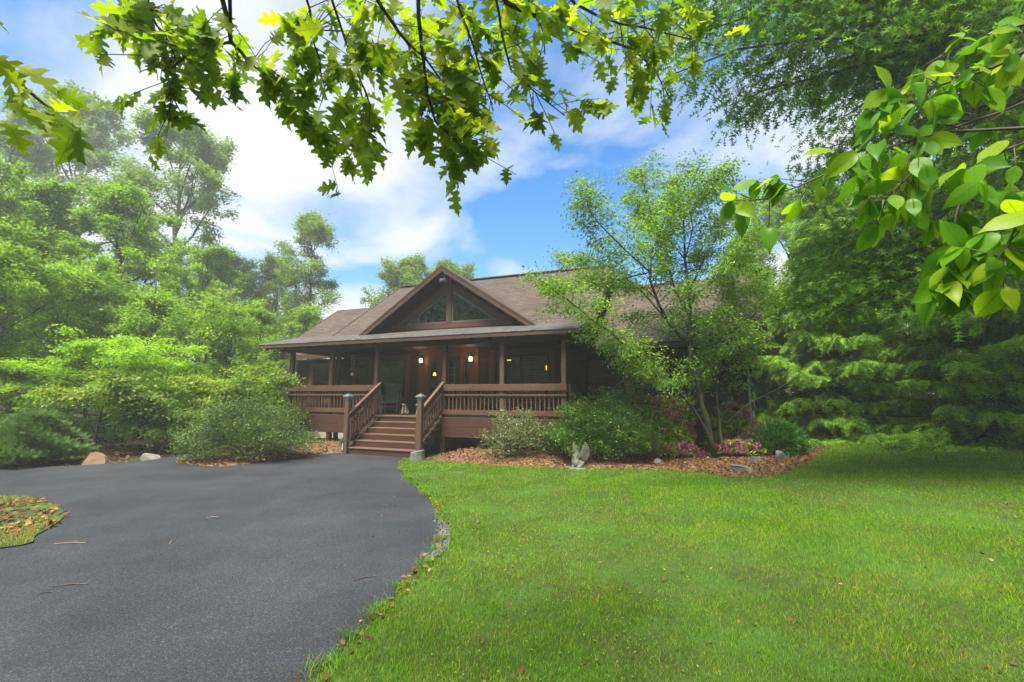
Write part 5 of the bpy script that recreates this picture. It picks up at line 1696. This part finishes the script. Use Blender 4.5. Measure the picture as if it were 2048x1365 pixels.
# round yew
p = Plant(204); r = p.r
n = 4200
D = r.normal(0, 1, (n, 3)); D[:, 2] = np.abs(D[:, 2]) * 1.1 - .45; D = unit(D)
rad = r.uniform(.70, 1.02, n) * (1 + .10 * np.sin(D[:, 0] * 6 + 1) * np.sin(D[:, 1] * 6) + .08 * np.sin(D[:, 2] * 9 + D[:, 0] * 5))
C = D * rad[:, None] * np.array([.70, .66, .50]) + np.array([0, 0, .47]); m = C[:, 2] > .04; C, D = C[m], D[m]
g = Geo(); f = unit(D * .8 + r.normal(0, .35, D.shape) + np.array([0, 0, .35])); scatter(g, SPRAY, C, f, unit(D * .5 + r.normal(0, .5, D.shape) + np.array([0, 0, .6])), .27 * r.uniform(.5, 1.35, len(C)))
for k in range(10):
    p.limb([(0, 0, 0), C[k * 7] * .5, C[k * 7] * .9], .02, .006, 5)
q = G(1584, 914)
tree('yew_shrub', 'shrub', 'round clipped dark green yew at the right end of the mulch bed', p.wood, g, M['twig'], M['yew'], (q[0], q[1] + .55, float(terrain(q[0], q[1] + .5)) - .03), 0, GSH, cname='foliage', tname='stem', scale=.74)
# juniper at the far left
p = Plant(205); r = p.r; n = 14000
a = r.uniform(0, 6.28, n); t = r.uniform(0, 1, n) ** 1.3; rr = (1.15 - .85 * t) * (.35 + .65 * r.uniform(0, 1, n)) * (1 + .25 * np.sin(5 * a + 9 * t)); C = np.column_stack([rr * np.cos(a), rr * np.sin(a), .05 + 1.35 * t * (1 - .2 * rr) + .25 * rr])
D = unit(np.column_stack([np.cos(a), np.sin(a), r.uniform(.1, 1.0, n)]))
g = Geo(); scatter(g, SPRAY, C, unit(D + r.normal(0, .3, D.shape)), unit(r.normal(0, .6, D.shape) + np.array([0, 0, 1])), .22 * r.uniform(.6, 1.3, n))
for k in range(12):
    p.limb([(0, 0, 0), C[k * 5] * .5, C[k * 5] * .95], .02, .006, 5)
q = G(-12, 943)
tree('juniper_shrub', 'shrub', 'feathery blue-green juniper at the left end of the drive edge', p.wood, g, M['twig'], M['juniper'], (q[0] - .2, q[1] + 1.0, -.02), 0, GSH, cname='foliage', tname='stem', scale=.90)


# ---- rhododendrons and azalea with flower heads
def flower_mesh(seed, size, mat, n=26):
    r = np.random.default_rng(seed); D = unit(r.normal(0, 1, (n, 3)) + np.array([0, 0, .35])); g = Geo()
    scatter(g, LEAFW, D * size * .28, unit(D + r.normal(0, .45, D.shape)), unit(r.normal(0, 1, D.shape)), size * r.uniform(.55, .95, n))
    return g.mesh('flower_cluster', mat)


FM = [flower_mesh(300 + k, .10, M['pink']) for k in range(3)]
FP = flower_mesh(310, .07, M['purple'])


def rhodo(label, px, py, dy_, seed, w_, d_, h_, nl, flowers, low, meshes=FM, name='rhododendron', lsize=.11, leafm='rhodo', tmpl=LEAFN, per=12):
    q = G(px, py); x, y = q[0], q[1] + dy_
    p_w, g = shrub(seed, w_, d_, h_, nl, lsize, tmpl, lumps=.22, shell=(.35, 1.05), nstem=22, sig=.055, per=per, flat=.4, droop=-.15, lowcut=.12, tilt=.4)
    t = thing(name, label, 'shrub', (x, y, float(terrain(x, y)) - .03), 0, 'flowering shrubs')
    p_w.build('stem', M['twig'], t, True); g.build('foliage', M[leafm], t)
    r = np.random.default_rng(seed + 1)
    for k in range(flowers):
        while True:
            D = unit(r.normal(0, 1, 3)); D[1] = -abs(D[1]) * .8; D = unit(D); z = abs(D[2]) if r.uniform() > low else -abs(D[2]) * .5
            c = np.array([D[0] * w_ / 2, D[1] * d_ / 2, z * h_ * .62 + h_ * .38]) * r.uniform(.95, 1.15)
            if c[2] > .06:
                break
        o = link('flower_cluster', meshes[k % len(meshes)], t); o.location = tuple(c); o.rotation_euler = tuple(r.uniform(0, 6.28, 3)); o.scale = (r.uniform(.7, 1.15),) * 3


rhodo('leggy rhododendron with scattered pink flowers left of the multi-stemmed tree base', 1350, 915, .55, 320, 1.45, .9, 1.5, 4800, 32, .25)
rhodo('rhododendron with a few pink heads right of the multi-stemmed tree, under the wall corner', 1482, 907, .55, 330, 1.35, .8, 1.30, 4200, 24, .35)
rhodo('low rhododendron nearest the round yew with pink heads on its right side', 1522, 908, .15, 340, .75, .6, .8, 1200, 20, .25)
rhodo('low mat of pink blossom at the foot of the leggy rhododendron', 1350, 917, .10, 350, 1.5, .5, .36, 700, 38, .0)
rhodo('low mat of pink blossom spilling over the mulch right of the tree base', 1486, 914, .10, 360, 1.25, .5, .40, 700, 34, .0)
rhodo('pale pink flowering twiggy shrub top behind the dense dark green shrub', 1300, 905, .8, 370, 1.0, .6, 1.25, 900, 12, .1)
rhodo('small azalea with purple flowers beneath the left porch corner', 603, 893, .35, 380, .75, .5, .45, 1500, 9, .1, [FP], 'azalea', .05, 'shrub', LEAF, 12)


# ---- spruces along the right of the lawn
def spruce(seed, H, Rr, dz=.36, per=8, dens=50, ssize=.36):
    p = Plant(seed); r = p.r
    p.wood.tube([(0, 0, -.1), (0, 0, H * .5), (.05, .03, H)], [.15, .09, .015], 8)
    P = []; Fw = []; Nm = []
    z = .10; k = 0
    while z < H - .15:
        f = z / H
        for j in range(per):
            az = 2 * math.pi * (j + .37 * k) / per + r.normal(0, .18)
            ln = Rr * (1 - f) ** .85 * r.uniform(.55, 1.18) + .12
            zb = z + r.uniform(-.5, .5) * dz
            n = max(3, int(ln * 5)); q = np.linspace(0, 1, n)
            s_ = np.array([math.cos(az), math.sin(az)])
            sag = r.uniform(.22, .55) * (1 - .6 * f)
            zz_ = zb + ln * (r.uniform(.02, .22) * q - sag * q ** 1.4 + .16 * q ** 4)
            B = np.column_stack([s_[0] * ln * q, s_[1] * ln * q, np.maximum(zz_, .06 + .02 * q)])
            p.limb(B, .022 * (1 - f) + .006, .004, 3)
            m = int(dens * ln) + 4
            t = r.uniform(.18, 1.0, m) ** .8
            bx_ = np.stack([np.interp(t, q, B[:, i]) for i in range(3)], 1)
            sd_ = r.choice([-1, 1], m)
            side = np.column_stack([-s_[1] * sd_, s_[0] * sd_, np.zeros(m)])
            fw = unit(np.column_stack([np.full(m, s_[0]), np.full(m, s_[1]), np.zeros(m)]) * .75 + side * r.uniform(.3, 1.0, (m, 1)) + np.column_stack([np.zeros((m, 2)), r.uniform(-1.3, .0, m)]))
            P.append(bx_ + side * (.13 * (1.15 - t[:, None]) * ln * r.uniform(0, 1.6, (m, 1))) - np.column_stack([np.zeros((m, 2)), .16 * r.uniform(0, 1, m) ** 2])); Fw.append(fw)
            Nm.append(unit(r.normal(0, .6, (m, 3)) + np.array([0, 0, 1])))
        z += dz * r.uniform(.85, 1.15) * (1 - .25 * f); k += 1
    P = np.concatenate(P); Fw = np.concatenate(Fw); Nm = np.concatenate(Nm)
    g = Geo(); scatter(g, SPRAY, P, Fw, Nm, ssize * r.uniform(.7, 1.3, len(P)))
    return p.wood, g


GSP = 'spruces along the right edge of the lawn'
sp1 = tree('spruce_tree', 'tree', 'full spruce with boughs sweeping the lawn, between the yew and the nearest spruce', *spruce(401, 8.5, 2.7), M['bark'], M['spruce'], ground_at(11.3, 15.7), .2, GSP, 1.12)
sp2 = tree('spruce_tree', 'tree', 'dark spruce with layered low boughs nearest the right edge of the lawn', *spruce(402, 8.0, 2.6, .38, 8, 52), M['bark'], M['spruce'], ground_at(13.3, 12.7), 1.0, GSP, 1.12)
dup(sp1, ground_at(9.6, 18.4), 2.0, 'grey-green spruce beside the corner of the right wing', .98, GSP)
dup(sp2, ground_at(13.6, 17.6), 3.1, 'spruce in the second row behind the two lawn-edge spruces', 1.25, GSP)
dup(sp1, ground_at(15.6, 10.2), 4.0, 'dark spruce cut by the right edge of the photo', .9, GSP)
dup(sp2, ground_at(17.0, 14.5), 5.0, 'spruce in deep shade behind the nearest spruce', 1.1, GSP)
dup(sp1, at_px(1505, 27), .7, 'distant narrow grey spruce poking up behind the right roof end', 1.0, GSP, (.7, .7, 1.22))


# ---- big pin oak on the right, its trunk outside the frame
p = Plant(501); r = p.r
TB = np.array([*ground_at(10.6, 5.6)])
TR = np.array([TB, TB + [-.1, .1, 2.5], TB + [-.1, .2, 5], TB + [-.3, .3, 8], TB + [-.3, .4, 12]])
p.wood.tube(TR, [.30, .26, .22, .15, .05], 10)
tr_at = lambda z: np.array([np.interp(z, TR[:, 2], TR[:, i]) for i in range(3)])
HUBS = []
def hubs(n, poly, d0, d1):
    poly = np.array(poly, float); lo, hi = poly.min(0), poly.max(0); k = 0
    while k < n:
        q = r.uniform(lo, hi)
        if inside(q[None], poly)[0]:
            HUBS.append(W(q[0], q[1], r.uniform(d0, d1))); k += 1
hubs(34, [(1560, -80), (2150, -80), (2150, 420), (1900, 470), (1720, 380), (1590, 330), (1555, 200)], 6.0, 9.5)
hubs(17, [(1520, 430), (1700, 440), (1950, 480), (1960, 600), (1780, 600), (1640, 620), (1530, 560)], 7.6, 9.6)
hubs(15, [(1150, -60), (1560, -60), (1560, 110), (1500, 215), (1360, 190), (1230, 150)], 6.2, 7.8)
hubs(14, [(1640, -60), (2150, -60), (2150, 300), (1800, 260)], 9.5, 11.5)
hubs(10, [(2100, -200), (2600, -200), (2600, 500), (2150, 500)], 5.5, 9.0)
for h in HUBS:
    z0 = np.clip(h[2] + r.uniform(-.6, .4), 2.6, 10.5)
    a = tr_at(z0); v_ = h - a; ln = np.linalg.norm(v_)
    P = [a + v_ * t + np.array([0, 0, .10 * ln * math.sin(math.pi * t) - .02 * ln * t]) + r.normal(0, .07, 3) * (0 < t < 1) for t in np.linspace(0, 1, 8)]
    p.limb(P, .012 + .006 * ln, .010, 6)
    p.subs(np.array(P), .03, 13, 1.15, .45, 4, True, 1.0, -.05)
po = thing('pin_oak', 'large pin oak leaning in from the right with fine deeply cut leaves', 'tree')
po.location = tuple(TB)
wv = p.wood.build('trunk', M['bark'], po, True)
cv = p.leaves(52000, .18, .24, PINS, .55, .45, .7).build('crown', M['pinoak'], po)
for o in (wv, cv):
    o.location = tuple(-TB)

# ---- red oak overhead, trunk behind the camera, boughs hanging into the top of the view
p = Plant(601); r = p.r
OB = np.array([*ground_at(1.6, -3.2)])
p.wood.tube([OB, OB + [-.05, .1, 2], OB + [-.2, .3, 4.2], OB + [-.2, .5, 7]], [.24, .20, .16, .08], 10)
fork = OB + np.array([-.2, .3, 4.2])
LIMBS = [
    ([(985, -60, 1.75), (1012, 5, 1.95), (1080, 35, 2.2), (1180, 70, 2.4), (1265, 98, 2.6), (1310, 140, 2.7), (1345, 205, 2.8)], .016, 16),
    ([(1120, -40, 1.9), (1150, 8, 2.1), (1240, 48, 2.3), (1330, 66, 2.5), (1440, 95, 2.7)], .010, 14),
    ([(990, -10, 1.9), (1002, 60, 2.0), (1022, 140, 2.1), (1065, 180, 2.2), (1130, 232, 2.25)], .007, 10),
    ([(835, -50, 1.7), (845, 110, 1.95), (855, 190, 2.05), (870, 242, 2.1), (905, 268, 2.15), (928, 300, 2.2)], .010, 22),
    ([(735, -30, 1.8), (800, 68, 2.0), (850, 116, 2.1), (890, 170, 2.2), (930, 215, 2.3)], .009, 18),
    ([(438, -60, 1.7), (450, 20, 1.85), (462, 84, 1.95), (500, 130, 2.05), (545, 165, 2.1), (600, 215, 2.2), (660, 262, 2.25), (690, 290, 2.3)], .012, 26),
    ([(462, 84, 1.95), (420, 95, 1.98), (376, 108, 2.0), (342, 140, 2.02), (345, 180, 2.05), (365, 232, 2.1)], .007, 12),
    ([(280, -40, 1.8), (300, 20, 1.9), (330, 70, 1.95), (352, 120, 2.0)], .006, 14),
    ([(650, -40, 1.75), (690, 80, 1.9), (715, 150, 1.95), (742, 215, 2.0)], .007, 14),
    ([(600, -40, 1.8), (625, 60, 2.0), (640, 120, 2.05), (650, 180, 2.1)], .006, 10),
    ([(1040, -40, 1.9), (1085, 60, 2.1), (1090, 110, 2.15)], .005, 6),
    ([(905, -40, 1.8), (935, 60, 2.0), (960, 140, 2.1), (985, 210, 2.15)], .007, 14),
]
FINE = []
LP = []; LF = []
for pts_, r0, nl in LIMBS:
    P = np.array([W(*q) for q in pts_])
    P2 = [fork, fork * .55 + P[0] * .45 + np.array([0, 0, .45]), P[0]]
    p.limb(P2, .05, r0, 6)
    fine = [P[0]]
    for a, b in zip(P[:-1], P[1:]):
        fine += [a * .5 + b * .5 + r.normal(0, .006, 3), b]
    fine = np.array(fine); p.limb(fine, r0, .0028, 6); FINE.append(fine)
    for k in range(nl):
        t = .12 + .88 * (k + r.uniform(0, .8)) / nl
        x = min(t, .999) * (len(fine) - 1); i = int(x); a = fine[i] + (fine[i + 1] - fine[i]) * (x - i)
        td = unit(fine[i + 1] - fine[i]); sdv = unit(np.cross(td, [0, 0, 1.0])) * r.choice([-1, 1])
        d = unit(td * r.uniform(.2, .9) + sdv * r.uniform(.3, 1) + np.array([0, 0, r.normal(-.1, .3)])); ln = r.uniform(.08, .38)
        e = a + d * ln; p.limb([a, a + d * ln * .5 + [0, 0, .006], e], .0026, .0016, 4)
        for q in range(r.integers(3, 7)):
            LP.append(e - d * ln * r.uniform(0, .75)); LF.append(unit(d * .7 + r.normal(0, .65, 3) + np.array([0, 0, -.45])))
# dense hanging bough in the middle
FA = np.concatenate(FINE)
CC = [W(r.normal(860, 85), r.uniform(20, 290), r.uniform(1.95, 2.5)) for k in range(34)] + [W(r.uniform(560, 1130), r.uniform(-60, 70), r.uniform(1.9, 2.5)) for k in range(46)] + [W(r.uniform(1120, 1450), r.uniform(-40, 180), r.uniform(2.2, 2.8)) for k in range(34)] + [W(r.uniform(210, 430), r.uniform(-30, 110), r.uniform(1.9, 2.2)) for k in range(22)]
for c in CC:
    a = FA[np.argmin(np.linalg.norm(FA - c, axis=1))]
    p.limb([a, (a + c) / 2 + r.normal(0, .012, 3), c], .0026, .0014, 4)
    for q in range(2):
        LP.append(c + (a - c) * r.uniform(0, .35)); LF.append(unit((c - a) * 1.5 + r.normal(0, .5, 3) + np.array([0, 0, -.45])))
# nearer bough at the left edge
LB = [W(-260, -40, 1.1), W(-120, 40, 1.18), W(-20, 120, 1.25), W(60, 185, 1.3), W(120, 235, 1.35), W(165, 268, 1.38)]
p.limb([fork, fork * .5 + LB[0] * .5 + np.array([0, 0, .4]), LB[0]], .05, .010, 6); p.limb(LB, .010, .003, 6)
for c in ((-40, 20), (-10, 40), (-30, 130), (0, 110), (20, 130), (30, 160), (55, 175), (75, 190), (20, 200), (90, 215), (110, 225), (135, 240), (150, 255), (165, 265), (50, 230), (20, 240), (-20, 250), (80, 250), (-60, 200), (-80, 120), (-110, 60), (100, 190), (125, 212)):
    for q in range(1):
        LP.append(W(c[0] + r.normal(0, 8), c[1] + r.normal(0, 8), r.uniform(1.2, 1.42))); LF.append(unit(np.array([.35, .1, -.75]) + r.normal(0, .45, 3)))
LP = np.array(LP); LF = np.array(LF); n = len(LP)
NM = unit(np.array([0, -.55, .75]) + r.normal(0, .55, (n, 3)))
g = Geo(); sp_ = np.array_split(r.permutation(n), 4)
for t, idx in zip(OAKS, sp_):
    scatter(g, t, LP[idx], LF[idx], NM[idx], .116 * r.uniform(.6, 1.25, len(idx)))
ok_ = thing('red_oak', 'overhanging red oak with large lobed yellow-green leaves across the top of the view', 'tree', tuple(OB))
wv = p.wood.build('trunk', M['bark'], ok_, True); cv = g.build('crown', M['oak'], ok_, True)
for o in (wv, cv):
    o.location = tuple(-OB)

# ---- magnolia sapling at the right, broad oval leaves close to the camera
p = Plant(701); r = p.r
MB = np.array([*ground_at(3.3, 1.15)])
p.wood.tube([MB, MB + [0, .02, 1.2], MB + [-.05, .05, 2.6], MB + [-.1, .1, 4]], [.06, .05, .035, .015], 8)
MF = MB + np.array([-.04, .05, 2.4])
MLIMBS = [
    [(2130, 170, 1.75), (2000, 225, 1.75), (1880, 265, 1.75), (1760, 300, 1.75), (1690, 330, 1.78), (1600, 372, 1.8), (1530, 398, 1.85), (1498, 402, 1.9)],
    [(2120, 260, 1.6), (2010, 300, 1.6), (1945, 340, 1.62), (1915, 420, 1.65), (1895, 520, 1.68), (1880, 560, 1.7)],
    [(2120, 60, 1.7), (2000, 130, 1.7), (1900, 165, 1.72), (1810, 195, 1.75), (1760, 220, 1.78)],
    [(2140, 330, 1.5), (2060, 400, 1.5), (2025, 470, 1.5), (2010, 520, 1.52)],
    [(2130, 440, 1.6), (2030, 470, 1.62), (1950, 500, 1.65), (1890, 530, 1.68)],
    [(1880, 265, 1.75), (1850, 320, 1.76), (1800, 370, 1.78), (1770, 400, 1.8)],
    [(2120, 20, 1.9), (1990, 70, 1.95), (1880, 110, 2.0)],
]
LP = []; LF = []
for pts_ in MLIMBS:
    P = np.array([W(*q) for q in pts_])
    p.limb([MF, MF * .75 + P[0] * .25 + r.normal(0, .05, 3), MF * .4 + P[0] * .6 + r.normal(0, .05, 3), P[0]], .012, .006, 6); p.limb(P, .006, .002, 6)
    n_ = len(P)
    for k in range(27):
        t = .05 + .95 * (k + r.uniform(0, .8)) / 27
        x = min(t, .999) * (n_ - 1); i = int(x); a = P[i] + (P[i + 1] - P[i]) * (x - i)
        td = unit(P[i + 1] - P[i]); d = unit(td * .5 + r.normal(0, .6, 3) + np.array([0, 0, -.15])); ln = r.uniform(.03, .14)
        e = a + d * ln; p.limb([a, e], .0026, .0016, 4)
        for q in range(r.integers(2, 4)):
            LP.append(e); LF.append(unit(d * .5 + r.normal(0, .5, 3) + np.array([0, 0, -.7])))
LP = np.array(LP); LF = np.array(LF); n = len(LP)
NM = unit(np.array([-.2, -.65, .6]) + r.normal(0, .5, (n, 3)))
g = Geo(); sp_ = np.array_split(r.permutation(n), 4)
for t, idx in zip(OVAS, sp_):
    scatter(g, t, LP[idx], LF[idx], NM[idx], .112 * r.uniform(.5, 1.2, len(idx)))
mg = thing('magnolia_sapling', 'near sapling at the right with broad smooth oval leaves', 'tree', tuple(MB))
wv = p.wood.build('trunk', M['twig'], mg, True); cv = g.build('crown', M['ovate'], mg, True)
for o in (wv, cv):
    o.location = tuple(-MB)

# wood behind the camera: what the window panes mirror and what shades the drive from that side
p = Plant(801); r = p.r
for k in range(110):
    x, y = r.uniform(-40, 40), r.uniform(-34, -15)
    z = float(terrain(x, y)); h = r.uniform(10, 17)
    if k % 3 == 0:
        x, y = r.uniform(-46, -25), r.uniform(-16, 12)
        z = float(terrain(x, y)); h = r.uniform(11, 17)
    p.limb([(x, y, z), (x, y, z + h * .5), (x + .2, y, z + h * .95)], .15, .03, 5)
    for q in range(24):
        f = r.uniform(.12, 1.05); a = r.uniform(0, 6.28); rr = (1.1 - .6 * f) * h * .32 * r.uniform(.3, 1)
        p.cl.append((np.array([x + rr * math.cos(a), y + rr * math.sin(a), z + f * h]), np.array([math.cos(a), math.sin(a), 0])))
wb = kind(p.leaves(100000, .42, .7, LEAF, .45).build('woods', M['broad_far']), 'stuff')
p.wood.build('wood_trunks', M['bark'], wb)

# ================================================================== haze
if HAZE:
    g = Geo(); g.box(-345, 345, -340, 360, -2.5, 27)
    m, t = mat_new('haze_air')
    pv = nd(t, 'ShaderNodeVolumePrincipled')
    pv.inputs['Color'].default_value = (0.93, 0.96, 0.97, 1)
    pv.inputs['Density'].default_value = HAZE
    pv.inputs['Anisotropy'].default_value = 0.25
    o_ = t.nodes.new('ShaderNodeOutputMaterial'); t.links.new(pv.outputs[0], o_.inputs['Volume'])
    kind(g.build('haze', m), 'stuff')
